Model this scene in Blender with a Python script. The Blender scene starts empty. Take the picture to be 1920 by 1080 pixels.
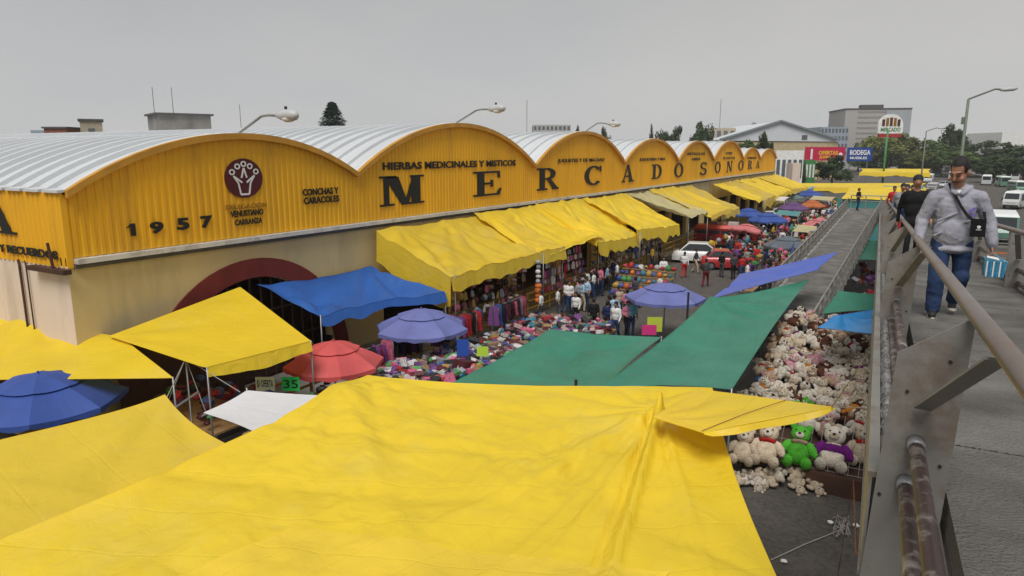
import bpy, bmesh, math, random
import numpy as np
from mathutils import Vector, Matrix, noise as mnoise

random.seed(7)
R = math.radians
scene = bpy.context.scene
COL = scene.collection

# ------------------------------------------------------------------ camera, sky, sun, exposure
CAM = np.array([20.0, 0.0, 8.3]); YAW = R(30.0); FPX = 1300.0; HOR = 285.0
PITCH = math.atan((540 - HOR) / FPX)
cd = bpy.data.cameras.new('camera'); cam = bpy.data.objects.new('camera', cd); COL.objects.link(cam)
cam.location = CAM; cam.rotation_euler = (math.pi / 2 - PITCH, 0, YAW)
cd.sensor_width = 36; cd.lens = FPX / 1920 * 36; cd.clip_start = 0.1; cd.clip_end = 4000
scene.camera = cam

SUN_EL, SUN_AZ = R(58), R(164)          # azimuth clockwise from +Y
w = bpy.data.worlds.new('World'); scene.world = w; w.use_nodes = True
nt = w.node_tree; nt.nodes.clear()
out = nt.nodes.new('ShaderNodeOutputWorld'); bg = nt.nodes.new('ShaderNodeBackground')
sky = nt.nodes.new('ShaderNodeTexSky'); sky.sky_type = 'NISHITA'; sky.sun_disc = False
sky.sun_elevation = SUN_EL; sky.sun_rotation = SUN_AZ; sky.dust_density = 4; sky.air_density = 1.2
hsv = nt.nodes.new('ShaderNodeHueSaturation'); hsv.inputs['Saturation'].default_value = 0.05
hsv.inputs['Value'].default_value = 0.03
mixn = nt.nodes.new('ShaderNodeMixRGB'); mixn.inputs['Fac'].default_value = 0.93     # cloud deck over the clear sky
tc = nt.nodes.new('ShaderNodeTexCoord'); mp = nt.nodes.new('ShaderNodeMapping')
mp.inputs['Scale'].default_value = (1.2, 1.2, 4.0)
cn = nt.nodes.new('ShaderNodeTexNoise'); cn.inputs['Scale'].default_value = 1.1; cn.inputs['Detail'].default_value = 5
cr = nt.nodes.new('ShaderNodeValToRGB')
cr.color_ramp.elements[0].position = 0.3; cr.color_ramp.elements[0].color = (0.262, 0.270, 0.281, 1)
cr.color_ramp.elements[1].position = 0.72; cr.color_ramp.elements[1].color = (0.325, 0.320, 0.312, 1)
nt.links.new(tc.outputs['Generated'], mp.inputs['Vector']); nt.links.new(mp.outputs['Vector'], cn.inputs['Vector'])
nt.links.new(cn.outputs['Fac'], cr.inputs['Fac'])
nt.links.new(sky.outputs['Color'], hsv.inputs['Color'])
sx_ = nt.nodes.new('ShaderNodeSeparateXYZ'); nt.links.new(tc.outputs['Generated'], sx_.inputs['Vector'])
hr = nt.nodes.new('ShaderNodeMapRange'); hr.interpolation_type = 'SMOOTHSTEP'; hr.inputs['From Min'].default_value = 0.0; hr.inputs['From Max'].default_value = 0.30
hr.inputs['To Min'].default_value = 1.14; hr.inputs['To Max'].default_value = 0.92; nt.links.new(sx_.outputs['Z'], hr.inputs['Value'])   # paler veil low over the city
hm_ = nt.nodes.new('ShaderNodeVectorMath'); hm_.operation = 'SCALE'; nt.links.new(cr.outputs['Color'], hm_.inputs[0]); nt.links.new(hr.outputs['Result'], hm_.inputs['Scale'])
nt.links.new(hsv.outputs['Color'], mixn.inputs['Color1']); nt.links.new(hm_.outputs['Vector'], mixn.inputs['Color2'])
nt.links.new(mixn.outputs['Color'], bg.inputs['Color']); nt.links.new(bg.outputs['Background'], out.inputs['Surface'])
bg.inputs['Strength'].default_value = 1.0
sd = bpy.data.lights.new('sun', 'SUN'); sun = bpy.data.objects.new('sun', sd); COL.objects.link(sun)
sd.energy = 1.5; sd.angle = R(30); sd.color = (1.0, 0.97, 0.92)
sv = Vector((math.sin(SUN_AZ) * math.cos(SUN_EL), math.cos(SUN_AZ) * math.cos(SUN_EL), math.sin(SUN_EL)))
sun.rotation_euler = sv.to_track_quat('Z', 'Y').to_euler(); sun.location = (0, -40, 60)
scene.view_settings.view_transform = 'Standard'; scene.view_settings.look = 'None'
scene.view_settings.exposure = 0.80; scene.view_settings.gamma = 1.0
try: scene.view_settings.use_curve_mapping = False
except Exception: pass

# ------------------------------------------------------------------ surveying: photo points to places
_fw = np.array([-math.sin(YAW), math.cos(YAW), 0]); _rt = np.array([math.cos(YAW), math.sin(YAW), 0])
def ray(px, py):
    v = 540 - py
    return _fw * (FPX * math.cos(PITCH) + v * math.sin(PITCH)) + _rt * (px - 960) + np.array([0, 0, v * math.cos(PITCH) - FPX * math.sin(PITCH)])
def at(px, py, z):
    r = ray(px, py); return Vector(CAM + r * ((z - CAM[2]) / r[2]))
def at_x(px, py, X):
    r = ray(px, py); return Vector(CAM + r * ((X - CAM[0]) / r[0]))
def at_y(px, py, Y):
    r = ray(px, py); return Vector(CAM + r * ((Y - CAM[1]) / r[1]))
def at_f(px, py, F):
    r = ray(px, py); return Vector(CAM + r * (F / float(r @ _fw)))

# ------------------------------------------------------------------ materials
MATS = {}
def mat(name, col, rough=0.65, var=0.12, scale=1.5, bump=0.0, bscale=12, metal=0.0, spec=0.4, rnd=0.0,
        dirt_or_sheen=None, dscale=0.8, damt=0.5, transl=0.0, crease=False, coat=0.0, stretch=(1, 1, 1), emit=None):
    if name in MATS: return MATS[name]
    m = bpy.data.materials.new(name); m.use_nodes = True; MATS[name] = m
    n = m.node_tree.nodes; L = m.node_tree.links; b = n['Principled BSDF']
    b.inputs['Roughness'].default_value = rough; b.inputs['Metallic'].default_value = metal
    b.inputs['Specular IOR Level'].default_value = spec
    if coat: b.inputs['Coat Weight'].default_value = coat; b.inputs['Coat Roughness'].default_value = 0.08
    tcn = n.new('ShaderNodeTexCoord'); mpn = n.new('ShaderNodeMapping'); mpn.inputs['Scale'].default_value = stretch
    L.new(tcn.outputs['Object'], mpn.inputs['Vector'])
    nz = n.new('ShaderNodeTexNoise'); nz.inputs['Scale'].default_value = scale; nz.inputs['Detail'].default_value = 6
    L.new(mpn.outputs['Vector'], nz.inputs['Vector'])
    rp = n.new('ShaderNodeValToRGB'); e = rp.color_ramp.elements
    e[0].position = 0.28; e[1].position = 0.72
    e[0].color = tuple(c * (1 - var) for c in col) + (1,); e[1].color = tuple(min(1, c * (1 + var)) for c in col) + (1,)
    L.new(nz.outputs['Fac'], rp.inputs['Fac']); src = rp.outputs['Color']
    if dirt_or_sheen:
        n2 = n.new('ShaderNodeTexNoise'); n2.inputs['Scale'].default_value = dscale; n2.inputs['Detail'].default_value = 9
        n2.inputs['Roughness'].default_value = 0.7
        L.new(mpn.outputs['Vector'], n2.inputs['Vector'])
        r2 = n.new('ShaderNodeValToRGB'); r2.color_ramp.elements[0].position = 0.5; r2.color_ramp.elements[1].position = 0.68
        r2.color_ramp.elements[0].color = (0, 0, 0, 1); r2.color_ramp.elements[1].color = (damt,) * 3 + (1,)
        L.new(n2.outputs['Fac'], r2.inputs['Fac'])
        mx = n.new('ShaderNodeMixRGB'); L.new(r2.outputs['Color'], mx.inputs['Fac']); L.new(src, mx.inputs['Color1'])
        mx.inputs['Color2'].default_value = tuple(dirt_or_sheen) + (1,); src = mx.outputs['Color']
    if rnd:
        oi = n.new('ShaderNodeObjectInfo'); mr = n.new('ShaderNodeMapRange')
        mr.inputs['To Min'].default_value = 1 - rnd; mr.inputs['To Max'].default_value = 1 + rnd
        L.new(oi.outputs['Random'], mr.inputs['Value'])
        hs = n.new('ShaderNodeHueSaturation'); L.new(mr.outputs['Result'], hs.inputs['Value']); L.new(src, hs.inputs['Color']); src = hs.outputs['Color']
    L.new(src, b.inputs['Base Color'])
    if bump:
        nb = n.new('ShaderNodeTexNoise'); nb.inputs['Scale'].default_value = bscale; nb.inputs['Detail'].default_value = 5
        L.new(mpn.outputs['Vector'], nb.inputs['Vector'])
        h = nb.outputs['Fac']
        if crease:
            nb.inputs['Distortion'].default_value = 0.9
            rg = n.new('ShaderNodeTexNoise'); rg.noise_type = 'RIDGED_MULTIFRACTAL'; rg.inputs['Scale'].default_value = 0.9; rg.inputs['Detail'].default_value = 3; rg.inputs['Distortion'].default_value = 0.5
            mp2 = n.new('ShaderNodeMapping'); mp2.inputs['Rotation'].default_value = (0, 0, 0.6); mp2.inputs['Scale'].default_value = (1.0, 2.6, 1.0); L.new(tcn.outputs['Object'], mp2.inputs['Vector']); L.new(mp2.outputs['Vector'], rg.inputs['Vector'])
            rm = n.new('ShaderNodeMath'); rm.operation = 'MULTIPLY_ADD'; rm.inputs[1].default_value = 0.24; L.new(rg.outputs['Fac'], rm.inputs[0]); L.new(h, rm.inputs[2]); h = rm.outputs[0]
            sp = n.new('ShaderNodeSeparateXYZ'); L.new(tcn.outputs['UV'], sp.inputs['Vector'])
            tot = None
            for ax, per in (('X', 0.95), ('Y', 1.25)):
                a = n.new('ShaderNodeMath'); a.operation = 'DIVIDE'; a.inputs[1].default_value = per; L.new(sp.outputs[ax], a.inputs[0])
                f = n.new('ShaderNodeMath'); f.operation = 'FRACT'; L.new(a.outputs[0], f.inputs[0])
                s = n.new('ShaderNodeMath'); s.operation = 'SUBTRACT'; s.inputs[1].default_value = 0.5; L.new(f.outputs[0], s.inputs[0])
                ab = n.new('ShaderNodeMath'); ab.operation = 'ABSOLUTE'; L.new(s.outputs[0], ab.inputs[0])
                mrr = n.new('ShaderNodeMapRange'); mrr.inputs['From Min'].default_value = 0; mrr.inputs['From Max'].default_value = 0.03
                mrr.inputs['To Min'].default_value = 0.16; mrr.inputs['To Max'].default_value = 0; L.new(ab.outputs[0], mrr.inputs['Value'])
                ad = n.new('ShaderNodeMath'); ad.operation = 'ADD'; L.new(h, ad.inputs[0]); L.new(mrr.outputs[0], ad.inputs[1]); h = ad.outputs[0]
        bp = n.new('ShaderNodeBump'); bp.inputs['Strength'].default_value = bump; bp.inputs['Distance'].default_value = 0.05
        L.new(h, bp.inputs['Height']); L.new(bp.outputs['Normal'], b.inputs['Normal'])
    if transl:
        tr = n.new('ShaderNodeBsdfTranslucent'); ms = n.new('ShaderNodeMixShader'); ms.inputs['Fac'].default_value = transl
        L.new(src, tr.inputs['Color']); L.new(b.outputs[0], ms.inputs[1]); L.new(tr.outputs[0], ms.inputs[2])
        L.new(ms.outputs[0], n['Material Output'].inputs['Surface'])
    if emit:
        b.inputs['Emission Color'].default_value = tuple(emit[:3]) + (1,); b.inputs['Emission Strength'].default_value = emit[3]
    return m
def tarp_mat(name, col, var=0.07, transl=0.22, bump=0.55, bscale=2.6, dirt_or_sheen=None, damt=0.35):
    return mat(name, col, rough=0.42, var=var, scale=0.7, bump=bump, bscale=bscale, spec=0.35, transl=transl, crease=True, dirt_or_sheen=dirt_or_sheen, damt=damt, dscale=0.5)

# ------------------------------------------------------------------ mesh building
class MB:
    def __init__(s): s.v = []; s.f = []; s.m = []
    def add(s, verts, faces, mi=0):
        o = len(s.v); s.v += [tuple(p) for p in verts]; s.f += [tuple(i + o for i in f) for f in faces]; s.m += [mi] * len(faces); return s
    def box(s, lo, hi, mi=0):
        x0, y0, z0 = lo; x1, y1, z1 = hi
        return s.add([(x0, y0, z0), (x1, y0, z0), (x1, y1, z0), (x0, y1, z0), (x0, y0, z1), (x1, y0, z1), (x1, y1, z1), (x0, y1, z1)],
                     [(0, 3, 2, 1), (4, 5, 6, 7), (0, 1, 5, 4), (1, 2, 6, 5), (2, 3, 7, 6), (3, 0, 4, 7)], mi)
    def hexa(s, b, t, mi=0):      # bottom and top quads
        return s.add(list(b) + list(t), [(0, 3, 2, 1), (4, 5, 6, 7), (0, 1, 5, 4), (1, 2, 6, 5), (2, 3, 7, 6), (3, 0, 4, 7)], mi)
    def bar(s, p0, p1, wd, th, up=(0, 0, 1), mi=0):
        p0, p1 = Vector(p0), Vector(p1); d = (p1 - p0).normalized(); u = Vector(up)
        a = d.cross(u)
        if a.length < 1e-4: a = d.cross(Vector((1, 0, 0)))
        a.normalize(); b = a.cross(d).normalized()
        q = [(-1, -1), (1, -1), (1, 1), (-1, 1)]
        return s.hexa([p0 + a * (x * wd / 2) + b * (y * th / 2) for x, y in q], [p1 + a * (x * wd / 2) + b * (y * th / 2) for x, y in q], mi)
    def tube(s, pts, r, n=8, mi=0, cap=True, radii=None):
        pts = [Vector(p) for p in pts]; rings = []; prev = None
        for i, p in enumerate(pts):
            d = (pts[min(i + 1, len(pts) - 1)] - pts[max(i - 1, 0)]).normalized()
            if prev is None:
                a = d.cross(Vector((0, 0, 1)))
                if a.length < 1e-3: a = d.cross(Vector((1, 0, 0)))
            else: a = prev - d * prev.dot(d)
            a.normalize(); prev = a; b = d.cross(a); rr = radii[i] if radii else r
            rings.append([p + a * (rr * math.cos(2 * math.pi * k / n)) + b * (rr * math.sin(2 * math.pi * k / n)) for k in range(n)])
        vs = [q for rg in rings for q in rg]; fs = []
        for i in range(len(pts) - 1):
            for k in range(n): fs.append((i * n + k, i * n + (k + 1) % n, (i + 1) * n + (k + 1) % n, (i + 1) * n + k))
        if cap: fs.append(tuple(range(n - 1, -1, -1))); fs.append(tuple(range((len(pts) - 1) * n, len(pts) * n)))
        return s.add(vs, fs, mi)
    def ball(s, c, rad, nu=10, nv=7, mi=0, M=None, jit=0.0):
        vs = []; fs = []
        for j in range(nv + 1):
            t = math.pi * j / nv
            for i in range(nu):
                p = 2 * math.pi * i / nu; q = Vector((math.sin(t) * math.cos(p) * rad[0], math.sin(t) * math.sin(p) * rad[1], math.cos(t) * rad[2]))
                if jit: q *= 1 + jit * (random.random() - 0.5)
                if M: q = M @ q
                vs.append(Vector(c) + q)
        for j in range(nv):
            for i in range(nu): fs.append((j * nu + i, (j + 1) * nu + i, (j + 1) * nu + (i + 1) % nu, j * nu + (i + 1) % nu))
        return s.add(vs, fs, mi)
    def prism(s, poly, ext, mi=0):      # poly: list of 3-d points, ext: vector
        n = len(poly); ext = Vector(ext); a = [Vector(p) for p in poly]
        return s.add(a + [p + ext for p in a], [tuple(range(n - 1, -1, -1)), tuple(range(n, 2 * n))] + [(i, (i + 1) % n, n + (i + 1) % n, n + i) for i in range(n)], mi)
    def grid(s, P, mi=0):
        nv = len(P); nu = len(P[0]); return s.add([q for r in P for q in r], [(j * nu + i, j * nu + i + 1, (j + 1) * nu + i + 1, (j + 1) * nu + i) for j in range(nv - 1) for i in range(nu - 1)], mi)

def mesh_from(mb, mats, smooth=False, uv=None):
    me = bpy.data.meshes.new('mesh'); me.from_pydata(mb.v, [], mb.f)
    if not isinstance(mats, (list, tuple)): mats = [mats]
    for m in mats: me.materials.append(m)
    if len(mats) > 1: me.polygons.foreach_set('material_index', mb.m)
    if smooth: me.polygons.foreach_set('use_smooth', [True] * len(me.polygons))
    if uv is not None:
        l = me.uv_layers.new(name='uv'); idx = np.zeros(len(me.loops), int); me.loops.foreach_get('vertex_index', idx)
        l.data.foreach_set('uv', np.array(uv, float)[idx].ravel())
    me.update(); return me
def O(name, mb, mats, parent=None, smooth=False, uv=None, label=None, cat=None, group=None, kind=None, base=None, shift=True):
    if parent is not None:
        L = parent['_w'] if '_w' in parent else (0, 0, 0); L = Vector(L)
    else:
        if base is None:
            a = np.array(mb.v, float); L = Vector(((a[:, 0].min() + a[:, 0].max()) / 2, (a[:, 1].min() + a[:, 1].max()) / 2, a[:, 2].min()))
        else: L = Vector(base)
    if shift: mb.v = [(p[0] - L[0], p[1] - L[1], p[2] - L[2]) for p in mb.v]
    o = bpy.data.objects.new(name, mesh_from(mb, mats, smooth, uv)); COL.objects.link(o)
    if parent is not None: o.parent = parent; o['_w'] = tuple(L)
    else: o.location = L; o['_w'] = tuple(L)
    tag(o, label, cat, group, kind); return o
def tag(o, label=None, cat=None, group=None, kind=None):
    if label: o['label'] = label
    if cat: o['category'] = cat
    if group: o['group'] = group
    if kind: o['kind'] = kind
    return o
def thing(name, loc, label, cat, group=None, rz=0):
    o = bpy.data.objects.new(name, None); COL.objects.link(o); o.location = loc; o.rotation_euler = (0, 0, rz); o['_w'] = tuple(loc)
    o.empty_display_size = 0.2
    return tag(o, label, cat, group)
def local(name, loc, label, cat, group=None, rz=0):      # parts are given in the thing's own coordinates
    o = thing(name, loc, label, cat, group, rz); o['_w'] = (0.0, 0.0, 0.0); return o
def inst(name, me, parent=None, M=None, **k):
    o = bpy.data.objects.new(name, me); COL.objects.link(o)
    if parent is not None: o.parent = parent
    if M is not None: o.matrix_local = M
    return tag(o, **k)
def copy_tree(o, parent=None):
    c = o.copy(); COL.objects.link(c)
    if parent is not None: c.parent = parent
    for ch in o.children: copy_tree(ch, c)
    return c
_tm = {}
def text_mesh(s, bold=0.0, ext=0.01):
    k = (s, bold, ext)
    if k not in _tm:
        cu = bpy.data.curves.new('lettering', 'FONT'); cu.body = s; cu.size = 1; cu.offset = bold; cu.extrude = ext; cu.resolution_u = 3
        o = bpy.data.objects.new('lettering', cu); COL.objects.link(o); bpy.context.view_layer.update()
        me = bpy.data.meshes.new_from_object(o.evaluated_get(bpy.context.evaluated_depsgraph_get()))
        bpy.data.objects.remove(o); _tm[k] = me
    return _tm[k]
def text_on(name, s, o0, ex, ez, en, parent, m, bold=0.0, depth=0.01, lab=None):
    """lettering filling the box from corner o0 along ex (width) and ez (height); en is the outward normal"""
    me = text_mesh(s, bold, 0.5).copy(); n = len(me.vertices); a = np.zeros(n * 3); me.vertices.foreach_get('co', a); a = a.reshape(-1, 3)
    lo = a.min(0); hi = a.max(0); u = (a[:, :1] - lo[0]) / max(hi[0] - lo[0], 1e-6); v = (a[:, 1:2] - lo[1]) / max(hi[1] - lo[1], 1e-6); t = (a[:, 2:3] > 0)
    L = np.array(parent['_w']) if parent is not None else np.zeros(3)
    p = np.array(o0) - L + u * np.array(ex) + v * np.array(ez) + t * depth * np.array(en)
    me.vertices.foreach_set('co', p.ravel()); me.materials.clear(); me.materials.append(m); me.update()
    o = bpy.data.objects.new(name, me); COL.objects.link(o); o.parent = parent
    if lab: o['label'] = lab
    return o

# palette -----------------------------------------------------------
M_yel = tarp_mat('tarp yellow', (0.90, 0.645, 0.035), dirt_or_sheen=(0.89, 0.68, 0.13), damt=0.45)  # paler patches in the yellow stand in for sheen streaks
M_yelp = tarp_mat('tarp pale yellow', (0.90, 0.66, 0.055))
M_yel2 = tarp_mat('tarp yellow worn', (0.80, 0.57, 0.045), dirt_or_sheen=(0.70, 0.52, 0.12), damt=0.6)
M_yel3 = tarp_mat('tarp yellow faded', (0.70, 0.50, 0.06), dirt_or_sheen=(0.62, 0.50, 0.18), damt=0.7)
M_beige = tarp_mat('tarp beige faded', (0.58, 0.52, 0.27))
M_green = tarp_mat('tarp green', (0.035, 0.215, 0.14), var=0.16, transl=0.08, bump=0.8, dirt_or_sheen=(0.07, 0.25, 0.18), damt=0.6)
M_blue = tarp_mat('tarp blue', (0.03, 0.12, 0.42), transl=0.1)
M_blue2 = tarp_mat('tarp violet blue', (0.09, 0.14, 0.52), transl=0.1)
M_lblue = tarp_mat('tarp light blue', (0.04, 0.25, 0.58), transl=0.1)
M_white = tarp_mat('tarp white', (0.78, 0.78, 0.8))
M_teal = tarp_mat('tarp teal', (0.07, 0.25, 0.25), transl=0.05)
M_umb_blue = mat('umbrella blue cloth', (0.045, 0.095, 0.36), rough=0.6, transl=0.15, bump=0.15, bscale=8)
M_umb_lav = mat('umbrella lavender cloth', (0.165, 0.19, 0.46), rough=0.6, transl=0.15, bump=0.15, bscale=8)
M_umb_red = mat('umbrella coral cloth', (0.62, 0.10, 0.10), rough=0.6, transl=0.15, bump=0.15, bscale=8)
M_umb_pink = mat('umbrella pink cloth', (0.62, 0.19, 0.2), rough=0.6, transl=0.15)
M_ypaint = mat('yellow corrugated paint', (0.84, 0.44, 0.018), rough=0.5, var=0.07, scale=0.6, dirt_or_sheen=(0.46, 0.23, 0.03), dscale=0.9, damt=0.45, spec=0.3, stretch=(1, 1, 0.14))
M_ytrim = mat('ochre roof edge', (0.55, 0.27, 0.03), rough=0.5, var=0.2)
M_roof = mat('galvanised roof sheet', (0.62, 0.64, 0.66), rough=0.42, var=0.06, scale=0.4, dirt_or_sheen=(0.5, 0.5, 0.5), dscale=0.35, damt=0.35, spec=0.5, stretch=(1, 0.4, 1))
M_tan = mat('tan plaster', (0.60, 0.47, 0.235), rough=0.85, var=0.07, scale=0.5, bump=0.15, bscale=6, dirt_or_sheen=(0.36, 0.30, 0.18), dscale=0.6, damt=0.55, stretch=(1, 1, 0.22))
M_pink = mat('pale pink plaster', (0.70, 0.58, 0.50), rough=0.85, var=0.07, scale=0.5, bump=0.15, bscale=6, dirt_or_sheen=(0.4, 0.33, 0.27), dscale=0.8, damt=0.55, stretch=(1, 1, 0.22))
M_red = mat('oxide red plaster', (0.17, 0.022, 0.015), rough=0.7, var=0.2)
M_black = mat('black sign paint', (0.012, 0.012, 0.01), rough=0.6)
M_maroon = mat('maroon emblem paint', (0.085, 0.008, 0.012), rough=0.6)
M_gold = mat('ochre thin lettering', (0.28, 0.12, 0.01), rough=0.6)
M_wpaint = mat('white paint', (0.78, 0.78, 0.76), rough=0.55)
M_gutter = mat('pale gutter metal', (0.62, 0.60, 0.56), rough=0.5, dirt_or_sheen=(0.2, 0.16, 0.12), dscale=2, damt=0.6)
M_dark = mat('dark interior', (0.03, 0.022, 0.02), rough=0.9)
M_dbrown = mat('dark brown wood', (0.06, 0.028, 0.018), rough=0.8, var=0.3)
M_wood = mat('raw wood', (0.30, 0.18, 0.08), rough=0.8, var=0.3)
M_asphalt = mat('asphalt', (0.085, 0.077, 0.069), rough=0.9, var=0.35, scale=9, bump=0.6, bscale=40, dirt_or_sheen=(0.15, 0.13, 0.11), dscale=1.3, damt=0.6)
M_deck = mat('ramp concrete', (0.19, 0.18, 0.166), rough=0.92, var=0.38, scale=1.1, bump=1.0, bscale=45, dirt_or_sheen=(0.10, 0.094, 0.086), dscale=1.8, damt=0.7, stretch=(1, 1.4, 1))
M_rough = mat('crumbled concrete', (0.40, 0.39, 0.38), rough=0.95, var=0.5, scale=16, bump=1.0, bscale=40, dirt_or_sheen=(0.05, 0.045, 0.04), dscale=14, damt=0.9)
M_steel = mat('grey painted steel', (0.215, 0.205, 0.185), rough=0.5, var=0.1, scale=2.5, bump=0.08, bscale=14, dirt_or_sheen=(0.13, 0.085, 0.055), dscale=2.2, damt=0.75, metal=0.0, spec=0.5)
M_steel2 = mat('light grey steel', (0.24, 0.232, 0.215), rough=0.5, var=0.15, scale=3, dirt_or_sheen=(0.12, 0.1, 0.08), dscale=2, damt=0.6)
M_rail = mat('worn handrail', (0.155, 0.125, 0.105), rough=0.36, var=0.15, scale=2, bump=0.04, bscale=40, dirt_or_sheen=(0.15, 0.075, 0.045), dscale=2.5, damt=0.75, spec=0.6)
M_pipe = mat('rusty brown pipe', (0.065, 0.032, 0.026), rough=0.45, var=0.25, scale=6, dirt_or_sheen=(0.55, 0.5, 0.46), dscale=7, damt=0.75, spec=0.5)
M_rust = mat('rust', (0.20, 0.07, 0.025), rough=0.8, var=0.4, scale=8)
M_galv = mat('galvanised tube', (0.26, 0.265, 0.27), rough=0.4, metal=0.6, var=0.1)
M_yrail = mat('yellow railing paint', (0.42, 0.24, 0.03), rough=0.5, var=0.2, dirt_or_sheen=(0.15, 0.08, 0.02), dscale=3)
M_rope = mat('grey rope', (0.35, 0.33, 0.30), rough=0.9)
M_gpole = mat('green pole paint', (0.06, 0.22, 0.07), rough=0.5, var=0.2)
M_lampg = mat('dull green grey pole', (0.14, 0.17, 0.13), rough=0.5, var=0.2)
M_lamph = mat('lamp head', (0.5, 0.5, 0.5), rough=0.35)
M_conc = mat('old concrete', (0.24, 0.23, 0.215), rough=0.9, var=0.25, scale=0.6, dirt_or_sheen=(0.12, 0.11, 0.1), dscale=0.4, damt=0.8)
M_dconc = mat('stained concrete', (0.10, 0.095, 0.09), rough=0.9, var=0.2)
M_brick = mat('brick wash', (0.27, 0.105, 0.07), rough=0.9, var=0.25)
M_glass = mat('dark glass', (0.02, 0.025, 0.03), rough=0.08, var=0.1, spec=0.8)
M_fglass = mat('far window glass', (0.11, 0.125, 0.14), rough=0.2, var=0.2)
M_tyre = mat('tyre rubber', (0.015, 0.015, 0.015), rough=0.85)
M_rim = mat('wheel rim', (0.35, 0.35, 0.36), rough=0.35, metal=0.7)
M_bark = mat('bark', (0.09, 0.065, 0.045), rough=0.9, var=0.3)
# ------------------------------------------------------------------ the ground
g = MB(); g.grid([[(x, y, 0) for x in np.linspace(-1500, 1500, 13)] for y in np.linspace(-600, 2600, 13)])
O('ground', g, M_asphalt, kind='structure', base=(0, 0, 0))
g = MB(); g.box((0.0, 12, 0.004), (3.3, 124, 0.15)); O('pavement', g, M_conc, kind='structure', base=(0, 12, 0))

# ------------------------------------------------------------------ market hall
VY = [10.3, 21.72, 37.2, 52.0, 66.2, 79.5, 94.8, 106.2, 119.4]
VZ = [7.24, 7.45, 7.5, 7.52, 7.52, 7.5, 7.48, 7.42, 7.4]
CZ = [8.88, 9.67, 9.65, 9.40, 9.40, 9.60, 8.86, 8.78]
ZB = 5.42
def arch_z(i, y):
    y0, y1 = VY[i], VY[i + 1]; ym = (y0 + y1) / 2; c = y1 - y0; zl = VZ[i] + (VZ[i + 1] - VZ[i]) * (y - y0) / c
    h = CZ[i] - (VZ[i] + VZ[i + 1]) / 2; rr = (c * c / 4 + h * h) / (2 * h)
    return zl + math.sqrt(max(0, rr * rr - (y - ym) ** 2)) - (rr - h)
hall = thing('market_hall', (0, 10.3, 0), 'long yellow market hall with eight barrel vaulted white roofs and black lettering', 'building')
for i in range(8):
    y0, y1 = VY[i], VY[i + 1]; mb = MB(); ys = []; k = 0; y = y0
    while y < y1 - 0.02:
        for dy, dx in ((0, 0), (0.10, 0), (0.125, 0.03), (0.225, 0.03)):
            if y + dy < y1 - 0.01: ys.append((y + dy, dx))
        y += 0.25
    ys.append((y1, 0))
    nrow = 3; rows = []
    for t in np.linspace(0, 1, nrow): rows.append([(dx, yy, ZB + (arch_z(i, yy) - ZB) * t) for yy, dx in ys])
    mb.grid(rows); O('arched_panel', mb, M_ypaint, hall)
    # roof vault: raised seams every metre, sheets of its own
    mb = MB(); seg = 22; yy = np.linspace(y0, y1, seg + 1); rows = []
    x = 0.045
    xs = []
    while x > -52:
        xs += [(x, 0.15), (x - 0.10, 0.16), (x - 0.45, 0.055), (x - 0.955, 0.0)]; x -= 0.96
    xs.append((x, 0)); xs[0] = (xs[0][0], 0.0); xs[1] = (xs[1][0], 0.03)
    for xx, dz in xs: rows.append([(xx, q, arch_z(i, q) + (0.03 if xx > -0.2 else -0.11) + dz) for q in yy])
    mb.grid(rows); O('roof_vault', mb, M_roof, hall)
    mb = MB()
    for a, b in zip(yy[:-1], yy[1:]):
        za, zb = arch_z(i, a), arch_z(i, b)
        mb.hexa([(0.05, a, za - 0.16), (0.24, a, za - 0.16), (0.24, b, zb - 0.16), (0.05, b, zb - 0.16)],
                [(0.05, a, za + 0.045), (0.24, a, za + 0.045), (0.24, b, zb + 0.045), (0.05, b, zb + 0.045)])
    O('arch_edge', mb, M_ytrim, hall)
    mb = MB(); mb.box((-52, y1 - 0.25, VZ[i + 1] - 0.3), (-0.05, y1 + 0.25, VZ[i + 1] - 0.02)); O('valley_gutter', mb, M_gutter, hall)
# plaster wall with the arched gate and the shop openings
segs = []; AC, ARO, ARI = 16.3, 4.62, 3.95
def ahole(y, r=ARI): return math.sqrt(max(0, r * r - (y - AC) ** 2))
edges = [10.2]; y = AC - ARI
edges += list(np.linspace(AC - ARI, AC + ARI, 33))
SHOPS = [(23.2 + 6.0 * k, 28.2 + 6.0 * k) for k in range(16)]
for a, b in SHOPS: edges += [a, b]
edges.append(119.4)
wall = MB()
for a, b in zip(edges[:-1], edges[1:]):
    m = (a + b) / 2; hole = ahole(m) if abs(m - AC) < ARI else 0.0
    for s0, s1 in SHOPS:
        if s0 < m < s1: hole = 3.0
    wall.box((-0.35, a, hole), (0.0, b, ZB))
O('front_wall', wall, M_tan, hall)
mb = MB()
for k in range(32):
    a0, a1 = math.pi * k / 32, math.pi * (k + 1) / 32
    P = lambda r, a: (0.0, AC - r * math.cos(a), r * math.sin(a))
    mb.prism([P(ARI, a0), P(ARO, a0), P(ARO, a1), P(ARI, a1)], (0.07, 0, 0))
O('gate_arch', mb, M_red, hall)
mb = MB()
for k in range(17):
    yy = AC - 3.8 + k * 0.475; mb.bar((-0.2, yy, 0), (-0.2, yy, max(0.3, ahole(yy) - 0.05)), 0.05, 0.05, up=(1, 0, 0))
mb.bar((-0.2, AC - 3.7, 1.4), (-0.2, AC + 3.7, 1.4), 0.06, 0.06); mb.bar((-0.2, AC - 3.0, 2.6), (-0.2, AC + 3.0, 2.6), 0.06, 0.06)
O('gate_grille', mb, M_dbrown, hall)
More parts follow.
